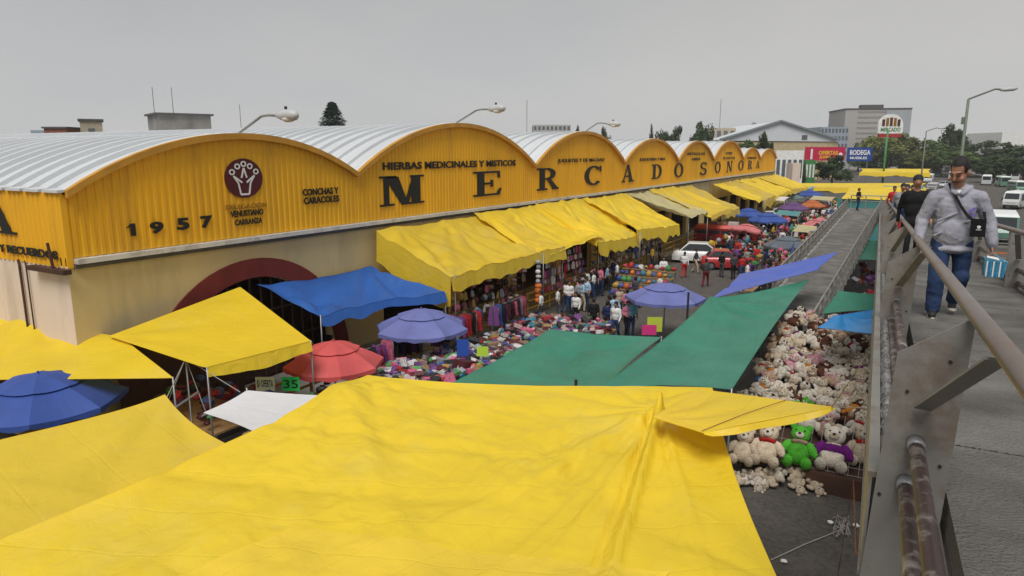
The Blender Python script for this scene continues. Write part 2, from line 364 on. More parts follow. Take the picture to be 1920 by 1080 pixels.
mb = MB(); mb.box((-5, 10.6, -0.2), (-4.8, 119, 5.3)); mb.box((-5, 10.6, 0.01), (-0.35, 119, 0.12)); mb.box((-5, 10.6, 5.2), (-0.36, 119, 5.3)); mb.box((-5, 118.9, 0.1), (-0.36, 119, 5.3)); mb.box((-5, 10.65, 0.1), (-0.36, 10.75, 5.3))
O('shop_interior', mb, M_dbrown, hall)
mb = MB(); mb.box((0.003, 10.35, ZB - 0.16), (0.26, 119.5, ZB - 0.02)); O('gutter', mb, M_gutter, hall)
mb = MB(); mb.box((0.003, 10.35, ZB - 0.30), (0.12, 119.5, ZB - 0.165)); O('gutter_ledge', mb, M_dconc, hall)  # dark strip painted in as the shadow line under the gutter
# the short side towards the corner
YS = 10.2
mb = MB(); xs = []; x = 0.0
while x > -40:
    xs += [(x, 0), (x - 0.10, 0), (x - 0.125, -0.03), (x - 0.225, -0.03)]; x -= 0.25
mb.grid([[(xx, YS + dy, 5.16 + (7.22 - 5.16) * t) for xx, dy in xs] for t in (0, 1)]); O('side_panel', mb, M_ypaint, hall)
mb = MB(); mb.box((-40, YS + 0.002, 0), (-0.352, YS + 0.35, 5.16)); O('side_wall', mb, M_pink, hall)
mb = MB(); mb.box((-0.35, YS - 0.012, 0), (-0.002, YS, 5.2)); O('corner_pilaster', mb, M_pink, hall)
mb = MB(); mb.box((-0.012, YS - 0.02, 5.16), (0.05, YS + 0.14, 7.23)); O('corner_trim', mb, M_ypaint, hall)
for k in range(40):     # open sheet ends along the eave
    x = 0.12 - 0.98 * k; mb = MB()
    mb.prism([(x, YS - 0.10, 7.22), (x - 0.80, YS - 0.10, 7.22), (x - 0.80, YS - 0.10, 7.29), (x, YS - 0.10, 7.29)], (0, 0.5, 0.04)); O('eave_sheet', mb, M_roof, hall)
mb = MB(); mb.box((-40, YS + 0.06, 7.17), (0.1, YS + 0.3, 7.22)); O('eave_shadow_board', mb, M_dark, hall)  # dark strip colours in the shade between the sheet ends
for px in (45, 57):
    p = at_y(px, 560, YS - 0.06); mb = MB(); mb.tube([(p.x, YS - 0.06, 0.2), (p.x, YS - 0.06, 5.05), (p.x - 0.1, YS - 0.03, 5.2)], 0.035 if px == 45 else 0.022, 7); O('drain_pipe', mb, M_dbrown, hall)
p = at_y(100, 470, YS - 0.25)
mb = MB(); mb.box((-1.6, YS - 0.28, 5.02), (0.28, YS - 0.06, 5.15)); mb.bar((-0.35, YS - 0.2, 5.1), (-0.5, YS - 0.2, 5.85), 0.06, 0.06, up=(0, 1, 0)); O('corner_bracket', mb, M_dbrown, hall)
mb = MB(); mb.box((-52, 119.4, 0), (0, 119.6, 7.4)); O('end_wall', mb, M_tan, hall)
mb = MB(); mb.box((-52.2, 10.2, 0), (-52, 119.4, 7.4)); O('back_wall', mb, M_tan, hall)

# ------------------------------------------------------------------ slab-serif letters, each its own part
def ring(cx, cy, ro, ri, a0, a1, n=14):
    q = []
    for k in range(n):
        a, b = a0 + (a1 - a0) * k / n, a0 + (a1 - a0) * (k + 1) / n
        f = lambda r, t: (cx + r[0] * math.cos(t), cy + r[1] * math.sin(t))
        q.append([f(ri, a), f(ro, a), f(ro, b), f(ri, b)])
    return q
def bx(a, b, c, d): return [(a, b), (c, b), (c, d), (a, d)]
PI = math.pi
GL = {
 'M': (1.1, [bx(.1, .06, .22, .94), [(.13, .97), (.45, .97), (.68, .0), (.52, .0)], [(.60, .1), (.68, .0), (.90, .95), (.80, .95)], bx(.77, .06, 1.0, .94), bx(0, 0, .34, .07), bx(.66, 0, 1.1, .07), bx(0, .93, .4, 1), bx(.74, .93, 1.1, 1)]),
 'E': (.9, [bx(.12, .07, .34, .93), bx(0, .92, .84, 1), bx(0, 0, .84, .08), bx(.34, .46, .58, .54), bx(.54, .36, .62, .64), bx(.77, .72, .85, .93), [(.72, .07), (.84, .07), (.90, .28), (.82, .28)]]),
 'R': (.95, [bx(.12, .07, .34, .93), bx(0, 0, .46, .08), bx(0, .92, .4, 1), bx(.34, .92, .48, 1), bx(.34, .47, .48, .55)] + ring(.46, .735, (.36, .265), (.14, .17), -PI / 2, PI / 2) + [[(.42, .5), (.6, .5), (.92, .06), (.68, .06)], bx(.66, 0, .97, .08)]),
 'C': (.9, ring(.46, .5, (.46, .51), (.24, .41), R(42), R(318), 22) + [bx(.76, .70, .85, .99)]),
 'A': (1.0, [[(.08, .06), (.17, .06), (.52, 1), (.44, 1)], [(.62, .06), (.88, .06), (.56, 1), (.42, 1)], bx(.25, .30, .68, .38), bx(0, 0, .28, .07), bx(.54, 0, 1.0, .07)]),
 'D': (.95, [bx(.12, .07, .34, .93), bx(0, 0, .46, .08), bx(0, .92, .46, 1)] + ring(.44, .5, (.48, .5), (.26, .42), -PI / 2, PI / 2)),
 'O': (.95, ring(.47, .5, (.47, .51), (.25, .42), 0, 2 * PI, 26)),
 'S': (.8, ring(.39, .74, (.35, .265), (.17, .175), R(30), R(270), 16) + ring(.41, .27, (.37, .28), (.18, .185), R(-150), R(90), 16) + [bx(.66, .74, .74, .98), bx(.04, .02, .12, .28)]),
 'N': (1.05, [bx(.12, .06, .22, .94), [(.05, 1), (.36, 1), (.92, .0), (.74, .0)], bx(.82, .04, .92, .94), bx(0, 0, .34, .07), bx(.7, .93, 1.05, 1)]),
}
GL['1'] = (.9, [bx(.40, .0, .72, 1.0), [(.08, .66), (.40, .74), (.40, 1.0), (.34, .92)]])
def big_letter(ch, y0, y1, z0, z1, side=False):
    wd, polys = GL[ch]; mb = MB()
    for k, q in enumerate(polys):
        if side: pts = [(y0 + (y1 - y0) * u / wd, YS - 0.05, z0 + (z1 - z0) * v) for u, v in q]; mb.prism(pts, (0, -0.02 - 0.0015 * (k % 5), 0))
        else: pts = [(0.05, y0 + (y1 - y0) * u / wd, z0 + (z1 - z0) * v) for u, v in q]; mb.prism(pts, (0.02 + 0.0015 * (k % 5), 0, 0))
    o = O('letter', mb, M_black, hall); o['label'] = 'black %s ' % ('numeral' if ch == '1' else 'letter') + ch
for ch, xa, xb, yt, yb in (('M', 713, 796, 329, 384), ('E', 888, 941, 321, 367), ('R', 1007, 1047, 315, 356), ('C', 1096, 1129, 311, 347), ('A', 1166, 1189, 309, 341),
                           ('D', 1222, 1241, 308, 335), ('O', 1264, 1281, 306, 332), ('S', 1312, 1325, 304, 328), ('O', 1340, 1351, 303, 324), ('N', 1362, 1373, 302, 322),
                           ('O', 1384, 1394, 301, 319), ('R', 1402, 1410, 301, 317), ('A', 1417, 1424, 301, 315)):
    a, b = at_x(xa, yb, 0.07), at_x(xb, yb, 0.07); t = at_x((xa + xb) / 2, yt, 0.07); q = at_x((xa + xb) / 2, yb, 0.07)
    big_letter(ch, a.y, b.y, q.z, t.z)
a = at_y(-32, 440, YS); b = at_y(36, 440, YS); t = at_y(5, 372, YS); big_letter('A', a.x, b.x, b.z, t.z, True)
def ftext(s, bl, br, tl, bold=0.02, m=M_black, name='lettering'):
    a, b, t = at_x(*bl, 0.06), at_x(*br, 0.06), at_x(*tl, 0.06); zb = (a.z + b.z) / 2
    text_on(name, s, (0.052, a.y, zb), (0, b.y - a.y, 0), (0, 0, t.z - a.z), (1, 0, 0), hall, m, bold, 0.02, 'lettering reading ' + s)
q0, q1, q2 = at_x(236, 444, .07), at_x(261, 442, .07), at_x(239, 420, .07); big_letter('1', q0.y, q1.y, q0.z, q2.z)
for s, xa, xb, yt, yb in (('9', 282, 308, 416, 439), ('5', 333, 356, 409, 432), ('7', 377, 400, 405, 428)):
    ftext(s, (xa, yb), (xb, yb - 2), (xa, yt), 0.045)
ftext('DELEGACION', (424, 393), (500, 388), (424, 384), 0.0, M_gold)
ftext('VENUSTIANO', (433, 408), (494, 402), (433, 396), 0.02); ftext('CARRANZA', (441, 423), (492, 418), (441, 412), 0.02)
ftext('CONCHAS Y', (568, 367), (635, 363), (568, 354), 0.03); ftext('CARACOLES', (570, 383), (636, 378), (570, 370), 0.03)
ftext('HIERBAS MEDICINALES Y MISTICOS', (718, 319), (967, 311), (718, 304), 0.03)
ftext('JUGUETES Y DE MALDAD', (1046, 307), (1133, 304), (1046, 298), 0.02)
ftext('JUGUETERIA Y MAS', (1199, 303), (1247, 302), (1199, 296), 0.02)
ftext('ARTICULOS', (1288, 291), (1322, 290), (1288, 286), 0.02); ftext('VARIOS', (1297, 301), (1313, 300), (1297, 296), 0.02)
ftext('FLORES', (1361, 289), (1373, 289), (1361, 285), 0.02); ftext('PLANTAS', (1356, 298), (1378, 298), (1356, 294), 0.02)
ftext('ANIMALES', (1401, 298), (1418, 298), (1401, 294), 0.02)
a = at_y(3, 470, YS); b = at_y(112, 477, YS); t = at_y(3, 457, YS)
text_on('lettering', 'Y RECUERDOS', (a.x, YS - 0.055, a.z - 0.02), (b.x - a.x, 0, 0), (0, 0, t.z - a.z + 0.03), (0, -1, 0), hall, M_black, 0.04, 0.02, 'lettering reading Y RECUERDOS')
# borough emblem
c = at_x(457, 334, 0.05); ry = (at_x(493, 334, .05).y - at_x(422, 334, .05).y) / 2; rz = (at_x(457, 297, .05).z - at_x(457, 371, .05).z) / 2
emb = O('emblem_disc', MB().prism([(0.05, c.y + ry * math.cos(2 * PI * k / 40), c.z + rz * math.sin(2 * PI * k / 40)) for k in range(40)], (0.02, 0, 0)), M_maroon, hall)
E2 = lambda u, v: (0.077, c.y + u * ry, c.z + v * rz)
for u, v in ((-.62, .32), (-.33, .60), (0, .72), (.33, .60), (.64, .32)):
    mb = MB(); n = 16
    for k in range(n):
        p = lambda r, t: E2(u + r * math.cos(t), v + r * math.sin(t)); a0, a1 = 2 * PI * k / n, 2 * PI * (k + 1) / n
        mb.prism([p(.085, a0), p(.15, a0), p(.15, a1), p(.085, a1)], (0.012, 0, 0))
    O('emblem_ring', mb, M_wpaint, emb)
mb = MB()
for pl in ([(-.55, .12), (-.32, -.25), (-.22, -.82), (.22, -.82), (.32, -.25), (.55, .12)], [(-.55, .12), (-.12, -.22)], [(.55, .12), (.12, -.22)], [(-.14, .02), (0, .52), (.14, .02)]):
    for a, b in zip(pl[:-1], pl[1:]): mb.bar(E2(*a), E2(*b), 0.012 + 0.002 * random.random(), 0.06, up=(0, 0.3, 1))
O('emblem_hand', mb, M_wpaint, emb)

# ------------------------------------------------------------------ pedestrian ramps
RA = Vector((-math.sin(R(2.2)), math.cos(R(2.2)), 0)); RB = Vector((math.cos(R(2.2)), math.sin(R(2.2)), 0)); SL = 0.0487; CV = Vector(CAM)
def up(t, r, d): return CV + RA * t + RB * r - Vector((0, 0, d + SL * t))
def ramp_box(mb, t0, t1, r0, r1, d0, d1, mi=0): mb.hexa([up(t0, r0, d1), up(t0, r1, d1), up(t1, r1, d1), up(t1, r0, d1)], [up(t0, r0, d0), up(t0, r1, d0), up(t1, r1, d0), up(t1, r0, d0)], mi)
TEND = 62.0
br = thing('footbridge_ramp', up(0, 1.1, 8.3), 'upper concrete footbridge ramp with grey steel edge beams descending from the camera', 'footbridge')
k = 0; t = -1.5
while t < TEND:
    t2 = min(t + 3.1, TEND); mb = MB(); ramp_box(mb, t + 0.012, t2 - 0.012, 0.43, 2.12, 1.5, 1.66); O('deck_slab', mb, M_deck, br); t = t2
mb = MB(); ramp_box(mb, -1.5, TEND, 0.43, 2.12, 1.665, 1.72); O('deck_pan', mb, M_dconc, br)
for r0, r1, r2 in ((0.070, 0.125, 0.078), (2.20, 2.28, 2.265)):
    mb = MB(); ramp_box(mb, 3.73, TEND, r0, r1, 1.40, 1.43); ramp_box(mb, 3.73, TEND, r2, r2 + 0.015, 1.43, 1.95); ramp_box(mb, 3.73, TEND, r0, r1 + 0.06, 1.95, 1.98); O('edge_beam', mb, M_steel, br)
mb = MB(); nn = 500      # crumbling concrete edge
rows = []
for j in range(5): rows.append([])
for i in range(nn + 1):
    t = 3.74 + (TEND - 3.74) * (i / nn) ** 1.6
    for j in range(5):
        dr = (0.127, 0.132, 0.165, 0.225, 0.245)[j]; dd = (1.75, 1.46, 1.41, 1.44, 1.7)[j]
        q = mnoise.noise(Vector((t * 9, j * 1.7, 3.1))) * 0.028 + mnoise.noise(Vector((t * 23, j * 2.7, 1.1))) * 0.016
        rows[j].append(up(t, dr + q * 0.6, dd - q))
mb.grid(rows); O('crumbled_edge', mb, M_rough, br)
for t in (14, 26, 38, 50):
    mb = MB(); p = up(t, 1.15, 1.98); mb.box((p.x - 0.22, p.y - 0.22, 0), (p.x + 0.22, p.y + 0.22, p.z)); mb.bar(up(t, 0.1, 2.1), up(t, 2.2, 2.1), 0.3, 0.24); O('pier', mb, M_conc, br)

POST_T = [3.70 + 4.9 * k for k in range(-1, 12)]
def railing(side, label):
    sg = 1 if side == 'left' else -1; X = (lambda r: r) if side == 'left' else (lambda r: 2.32 - r)
    rl = thing('ramp_railing', up(3, X(0.4), 1.5), label, 'railing')
    mb = MB(); mb.tube([up(t, X(0.44), 0.55) for t in np.linspace(-0.5, TEND, 14)], 0.038, 14); O('handrail', mb, M_rail, rl, smooth=True)
    for t0, t1 in zip(POST_T[:-1], POST_T[1:]):
        for r, d in ((0.26, 1.20), (0.235, 1.52 - 0.11)):
            mb = MB(); mb.tube([up(t0 + 0.005, X(r), d), up(t1 - 0.016, X(r), d)], 0.034, 12); o = O('rail_pipe', mb, M_pipe, rl, smooth=True)
            if t0 < 8:
                for tt in (t0 + 0.03, t1 - 0.05):
                    mb = MB(); mb.tube([up(tt - 0.05, X(r), d), up(tt + 0.07, X(r), d)], 0.041, 12); O('weld_collar', mb, M_galv, o, smooth=True)
    for t in POST_T:
        mb = MB(); th = 0.012
        q = [up(t, X(0.070), 2.25), up(t, X(0.375), 2.25), up(t, X(0.440), 0.555), up(t, X(0.142), 0.765)]
        if side != 'left': q = q[::-1]
        mb.prism(q, RA * th - Vector((0, 0, SL * th))); po = O('post_plate', mb, M_steel, rl)
        mb = MB(); mb.bar(up(t - 0.02, X(0.27), 1.02), up(t - 0.72, X(0.432), 0.60), 0.012, 0.075, up=RB); O('brace', mb, M_steel2, rl)
        if t < 20:
            for r, d in ((0.20, 0.95), (0.36, 0.78), (0.37, 1.3), (0.13, 1.5)):
                mb = MB(); mb.tube([up(t - 0.006, X(r), d), up(t + 0.001, X(r), d)], 0.009, 6); O('bolt', mb, M_dark, po)
    return rl
railing('left', 'grey steel plate railing with worn brown handrail beside the walking man in front')
railing('right', 'steel plate railing along the avenue side of the upper ramp')

# landing and lower run, folding back towards the camera
LX = lambda y: 15.05 + 0.012 * (y - 30)      # left edge of the lower run
LZ = lambda y: 3.72 - 0.0487 * (61.0 - y)
lo = thing('lower_ramp', (16, 42, 0), 'lower grey concrete ramp run between the street stalls and the footbridge', 'ramp')
y = 23.0
while y < 61:
    y2 = min(y + 3.0, 61.0); mb = MB(); a, b = y + 0.012, y2 - 0.012
    mb.hexa([(LX(a), a, LZ(a) - 0.2), (LX(a) + 2.45, a, LZ(a) - 0.2), (LX(b) + 2.45, b, LZ(b) - 0.2), (LX(b), b, LZ(b) - 0.2)], [(LX(a), a, LZ(a)), (LX(a) + 2.45, a, LZ(a)), (LX(b) + 2.45, b, LZ(b)), (LX(b), b, LZ(b))])
    O('deck_slab', mb, M_deck, lo); y = y2
mb = MB(); mb.box((LX(61) - 0.1, 61.02, 3.4), (20.0, 64.5, 3.72)); O('landing', mb, M_deck, lo)
for yy in (24, 34, 44, 54, 63):
    mb = MB(); z = LZ(min(yy, 61)) - 0.22; mb.box((LX(yy) + 0.9, yy - 0.2, 0), (LX(yy) + 1.5, yy + 0.2, z)); O('pier', mb, M_conc, lo)
for side in (0, 1):
    rl = thing('lower_ramp_railing', (LX(40) + 2.45 * side, 40, LZ(40)), ('grey pipe railing of the lower ramp on its street side' if side == 0 else 'grey pipe and concrete parapet railing of the lower ramp below the footbridge'), 'railing')
    ex = lambda yy: LX(yy) + (0.04 if side == 0 else 2.41)
    for h in (1.0, 0.62, 0.25):
        mb = MB(); mb.tube([(ex(q), q, LZ(q) + h) for q in np.linspace(23.2, 61, 8)], 0.04 if h == 1.0 else 0.028, 6); O('rail_pipe', mb, M_steel2, rl, smooth=True)
    q = 23.3
    while q < 61:
        mb = MB(); mb.prism([(ex(q) - 0.1, q, LZ(q) - 0.3), (ex(q) + 0.1, q, LZ(q) - 0.3), (ex(q) + 0.07, q, LZ(q) + 1.02), (ex(q) - 0.07, q, LZ(q) + 1.02)], (0, 0.03, 0)); O('post_plate', mb, M_steel2, rl)
        mb = MB(); mb.bar((ex(q), q + 0.03, LZ(q) + 0.3), (ex(q), q + 0.75, LZ(q) + 0.95), 0.03, 0.09, up=(1, 0, 0)); O('brace', mb, M_steel2, rl)
        q += 1.35
    n = 160; rows = [[], [], [], []]
    for i in range(n + 1):
        yy = 23 + 38 * i / n
        for j in range(4):
            dx = (-0.05, -0.03, 0.13, 0.16)[j] * (1 if side == 0 else -1); dz = (-0.25, 0.10, 0.12, 0.004)[j]
            q = mnoise.noise(Vector((yy * 4, j * 3.1, 7 + side))) * 0.05
            rows[j].append((ex(yy) + dx + q, yy, LZ(yy) + dz + q))
    mb = MB(); mb.grid(rows); O('kerb', mb, M_rough, rl)
mb = MB()
rl = thing('landing_railing', (16.4, 64.4, 3.72), 'short pale railing across the end of the ramp landing', 'railing')
for h in (1.05, 0.6):
    mb = MB(); mb.tube([(LX(61), 64.35, 3.72 + h), (19.9, 64.35, 3.72 + h)], 0.04, 6); O('rail_pipe', mb, M_steel2, rl)
for k in range(5):
    mb = MB(); mb.tube([(LX(61) + k * 1.1, 64.35, 3.7), (LX(61) + k * 1.1, 64.35, 4.77)], 0.045, 6); O('post', mb, M_steel2, rl)
# ------------------------------------------------------------------ tarpaulins
def tarp_pts(A, B, C, D, nu, nv, sag=0.15, peaks=(), folds=(), wr=0.02, wsc=1.0, seed=0, edge=0.06, ridges=(), crumple=(), taut=True):
    A, B, C, D = map(Vector, (A, B, C, D)); rows = []
    cen = (A + B + C + D) / 4
    for j in range(nv + 1):
        v = j / nv; row = []
        for i in range(nu + 1):
            u = i / nu; p = (A * (1 - u) + B * u) * (1 - v) + (D * (1 - u) + C * u) * v
            e = edge * (math.sin(PI * u) * (abs(2 * v - 1) ** 6) + math.sin(PI * v) * (abs(2 * u - 1) ** 6))
            p = p + (cen - p) * e
            ed = min(u, 1 - u) * (B - A).length; ev = min(v, 1 - v) * (D - A).length; dm = 1 - (.85 * math.exp(-min(ed, ev) / .35) if taut else .5 * math.exp(-v * (D - A).length / .3))
            z = -sag * math.sin(PI * u) ** 0.8 * math.sin(PI * v) ** 0.8 if 0 < u < 1 and 0 < v < 1 else 0
            for (pu, pv, h, r) in peaks:
                q = (A * (1 - pu) + B * pu) * (1 - pv) + (D * (1 - pu) + C * pu) * pv
                d = math.hypot(p.x - q.x, p.y - q.y); z += h * math.exp(-d / r)
            for (pu, pv, n, amp, r, ph) in folds:
                q = (A * (1 - pu) + B * pu) * (1 - pv) + (D * (1 - pu) + C * pu) * pv
                d = math.hypot(p.x - q.x, p.y - q.y); th = math.atan2(p.y - q.y, p.x - q.x)
                wv = math.cos(n * th + ph + 0.6 * mnoise.noise(Vector((d * 0.8, th * 2, seed))))
                z += dm * amp * (wv - 0.4 * wv * wv) * (d / r) * math.exp(1 - d / r)
            for (u0, v0, u1, v1, amp, wid) in ridges:
                q0 = (A * (1 - u0) + B * u0) * (1 - v0) + (D * (1 - u0) + C * u0) * v0; q1 = (A * (1 - u1) + B * u1) * (1 - v1) + (D * (1 - u1) + C * u1) * v1
                ab = (q1 - q0); ab.z = 0; ap = p - q0; ap.z = 0; tt = max(0, min(1, ap.dot(ab) / ab.length_squared)); dd = (ap - ab * tt).length
                z += amp * math.exp(-(dd / wid) ** 2) * (1 - 0.5 * tt)
            for (pu, pv, rad, amp, fx, fy) in crumple:
                q = (A * (1 - pu) + B * pu) * (1 - pv) + (D * (1 - pu) + C * pu) * pv
                d = math.hypot(p.x - q.x, p.y - q.y); n1 = mnoise.noise(Vector((p.x * fx + p.y * .6, p.y * fy - p.x * .5, seed))); n2 = mnoise.noise(Vector((p.x * fx * 2.1 - p.y, p.y * fy * 1.9 + p.x, seed + 4)))
                z += dm * amp * math.exp(-(d / rad) ** 2) * ((1 - abs(n1) * 2.2) + .5 * (1 - abs(n2) * 2.2))
            z += dm * wr * (mnoise.noise(Vector((p.x * wsc, p.y * wsc, seed * 3.3))) + 0.6 * mnoise.noise(Vector((p.x * wsc * 2.3 + 0.8 * p.y, p.y * wsc * 0.9, seed * 5.1))))
            row.append(Vector((p.x, p.y, p.z + z)))
        rows.append(row)
    return rows
def sheet(rows):
    mb = MB(); mb.grid(rows); uv = []
    acc = [0.0]
    for a, b in zip(rows[:-1], rows[1:]): acc.append(acc[-1] + (b[0] - a[0]).length)
    for j, r in enumerate(rows):
        s = 0.0
        for i, p in enumerate(r):
            if i: s += (p - r[i - 1]).length
            uv.append((s, acc[j]))
    return mb, uv
def valance(edge, depth, seed=0, out=(0, 0, 0), wav=0.06, rag=0.3, taper=False):
    rows = []
    for j in range(5):
        t = j / 4; r = []
        for i, p in enumerate(edge):
            nz = mnoise.noise(Vector((p.x * 1.1, p.y * 1.1, seed + 0.3))); n2 = mnoise.noise(Vector((p.x * 3.1, p.y * 3.1, seed + 9)))
            d = depth * (1 + rag * nz * 1.6) * (math.sin(PI * i / (len(edge) - 1)) ** .7 if taper else 1); o = Vector(out) * (t * 0.12 + wav * t * (nz + 0.8 * n2))
            r.append(Vector((p.x, p.y, p.z - 0.004)) + o - Vector((0, 0, d * t)))
        rows.append(r)
    return rows
def canopy(name, corners, m, label, nu=28, nv=28, val=(), poles=(), base=None, cat='canopy', group=None, pm=None, **k):
    rows = tarp_pts(*corners, nu, nv, **k); c = sum((Vector(p) for p in corners), Vector()) / 4
    rt = thing(name, (c.x, c.y, 0), label, cat, group)
    mb, uv = sheet(rows); O('tarpaulin', mb, m, rt, smooth=True, uv=uv)
    E = {'AB': rows[0], 'CD': rows[-1], 'DA': [r[0] for r in rows], 'BC': [r[-1] for r in rows]}
    for e, d, o in val:
        mb, uv = sheet(valance(E[e], d, len(label), o, taper=label.startswith('pointed'))); O('valance', mb, m, rt, smooth=True, uv=uv)
    for e in ('AB', 'BC', 'CD', 'DA'):
        mb = MB(); mb.tube([p - Vector((0, 0, .006)) for p in E[e]], .011, 5); O('hem', mb, m, rt, smooth=True)
    for p in poles:
        p = Vector(p); mb = MB(); mb.tube([(p.x, p.y, 0), (p.x, p.y, p.z + 0.02)], 0.025, 6); O('pole', mb, pm or M_galv, rt, smooth=True)
    return rt, rows
A, B, C, D = at(690, 712, 3.55), at(1335, 729, 3.72), at(1500, 1180, 3.15), at(-260, 1120, 2.95)
big, bigrows = canopy('foreground_canopy', (A, B, C, D), M_yel, 'huge bright yellow tarpaulin filling the bottom of the view', nu=170, nv=170, sag=0.20, crumple=[(0.66, 0.42, 1.5, 0.048, 3.0, 1.1), (0.88, 0.34, 0.9, 0.04, 3.8, 1.5), (0.15, 0.30, 1.8, 0.028, 1.3, 2.6), (0.4, 0.2, 1.8, 0.022, 0.8, 2.4), (0.35, 0.7, 2.0, 0.022, 1.4, 2.0)],
    peaks=[(0.0, 0.0, 0.03, 0.6), (0.86, 0.17, 0.09, 1.1), (0.02, 0.13, 0.20, 0.9)],
    folds=[(0.86, 0.17, 13, 0.020, 1.8, 0.4), (0.02, 0.13, 12, 0.022, 1.8, 1.0), (1.0, 0.0, 12, 0.03, 0.9, 0.0), (0.0, 0.0, 13, 0.02, 1.4, 0), (0.45, 1.0, 9, 0.02, 1.8, 0.7), (1.0, 0.9, 10, 0.03, 1.2, 0.3)],
    ridges=[(0.86, 0.17, 0.80, 1.0, 0.20, 0.06), (0.84, 0.20, 0.775, 1.0, -0.15, 0.05), (0.86, 0.17, 0.72, 0.85, 0.08, 0.05), (0.86, 0.17, 0.60, 0.62, 0.06, 0.06), (0.86, 0.17, 0.93, 1.0, 0.07, 0.06), (0.84, 0.19, 0.66, 0.9, 0.05, 0.06), (0.84, 0.19, 0.90, 0.8, 0.06, 0.05), (0.02, 0.30, 0.7, 0.42, -0.05, 0.16), (0.02, 0.55, 0.62, 0.60, -0.05, 0.2), (0.05, .12, 0.45, 0.16, -0.04, .2), (0.06, 0.13, 0.30, 1.0, 0.06, 0.35), (0.06, 0.13, 0.62, 0.95, 0.05, 0.2), (0.06, 0.13, 0.80, 0.22, 0.05, 0.5), (0.80, 0.22, 1.0, 0.45, 0.05, 0.08), (0.80, 0.22, 0.55, 0.7, 0.06, 0.12)],
    wr=0.022, wsc=1.6, seed=2, edge=0.03, poles=[A, D])
A, B, C, D = at(1310, 729, 3.80), at(1562, 763, 4.45), at(1318, 810, 4.00), at(1225, 782, 3.88)
flap, fr = canopy('corner_flap_canopy', (A, B, C, D), M_yel, 'pointed yellow tarpaulin corner roped towards the footbridge over the plush toys', nu=40, nv=16, sag=0.03, wr=0.02, wsc=2, seed=5,
    folds=[(0.0, 1.0, 8, 0.025, 0.8, 0)], edge=0.0, val=[('BC', 0.15, (0.3, -0.5, 0))])
mb = MB(); mb.tube([fr[0][28] + Vector((0, 0, .015)), (fr[0][28] + fr[-1][38]) / 2 + Vector((0, 0, .03)), fr[-1][39] + Vector((0, 0, .015))], .006, 5); O('tie_cord', mb, M_rust, flap)
for q, z in (((1700, 800), 6.2), ((1640, 690), 6.0)):
    mb = MB(); mb.tube([at(1560, 763, 4.45), up(6.6 if q[1] > 750 else 9, 0.05, 1.9)], 0.006, 5); O('rope', mb, M_rope, flap)
# a second sheet lapped over the near part of the large one
def on_big(u, v, dz):
    n = len(bigrows) - 1; x, y = u * n, v * n; i, j = min(int(x), n - 1), min(int(y), n - 1); a, b = x - i, y - j
    p = (bigrows[j][i] * (1 - a) + bigrows[j][i + 1] * a) * (1 - b) + (bigrows[j + 1][i] * (1 - a) + bigrows[j + 1][i + 1] * a) * b; return p + Vector((0, 0, dz))
def uv_of(px, py):
    best = (1e9, 0, 0)
    for v in np.linspace(0, 1, 41):
        for u in np.linspace(0, 1, 41):
            q = on_big(u, v, 0); r = ray(px, py); w_ = np.array(q) - CAM; d = np.linalg.norm(np.cross(r, w_)) / np.linalg.norm(r)
            if d < best[0]: best = (d, u, v)
    return best[1], best[2]
(ua, va), (ub, vb) = uv_of(548, 985), uv_of(1255, 1080); rows = []
for j in range(31):
    t = j / 30; r = []
    for i in range(61):
        s = i / 60; u0, v0 = ua + (ub - ua) * s, va + (vb - va) * s; u1, v1 = u0 - .06 + .02 * s, 1.0; u, v = u0 + (u1 - u0) * t, v0 + (v1 - v0) * t
        p = on_big(max(0, u), min(1, v), .03); r.append(p + Vector((0, 0, .012 * mnoise.noise(Vector((p.x * 2.2, p.y * 2.2, 8))))))
    rows.append(r)
mb, uv = sheet(rows); lp = thing('lapped_canopy', tuple(rows[15][30].xy) + (0,), 'paler yellow sheet lapped over the near edge of the huge tarpaulin', 'canopy'); O('tarpaulin', mb, M_yelp, lp, smooth=True, uv=uv)
canopy('side_canopy', (at(310, 750, 3.2), (10.3, 8.1, 2.65), (9.8, 1.5, 2.4), (4.4, 2.6, 3.0)), M_yel2, 'dull yellow tarpaulin behind the large foreground one on the left', nu=50, nv=50, sag=0.12,
    peaks=[(0, 0, 0.12, 0.5)], folds=[(0, 0, 10, 0.04, 1.2, 0)], ridges=[(0.1, 0.75, 0.75, 0.45, 0.05, 0.08), (0.15, 0.6, 0.75, 0.35, 0.04, 0.08)], wr=0.02, wsc=1.2, seed=9, poles=[at(310, 750, 3.2)])
canopy('small_canopy', ((6.5, 10.6, 2.66), (8.9, 11.5, 2.66), (8.6, 9.3, 2.42), (6.5, 9.4, 2.5)), M_white, 'small white tarpaulin peeking out between two yellow ones', nu=16, nv=16, sag=0.05, wr=0.01, poles=[(6.5, 10.6, 2.7)], val=[('DA', 0.12, (-1, 0, 0))])
canopy('wall_side_canopy', ((-9, 10.05, 3.2), at(228, 633, 3.12), at(324, 708, 2.75), (-9, 3.8, 2.2)), M_yel, 'yellow tarpaulin strung from the pink corner wall with a pinched peak', nu=50, nv=24, sag=0.05,
    peaks=[(0.62, 0.0, 0.55, 0.7)], folds=[(0.62, 0.0, 11, 0.06, 1.3, 0)], wr=0.03, seed=4, edge=0.0, poles=[at(324, 708, 2.75)])
a, b, c, d = at(205, 630, 3.2), at(450, 538, 3.82), at(583, 640, 2.92), at(388, 690, 2.92)
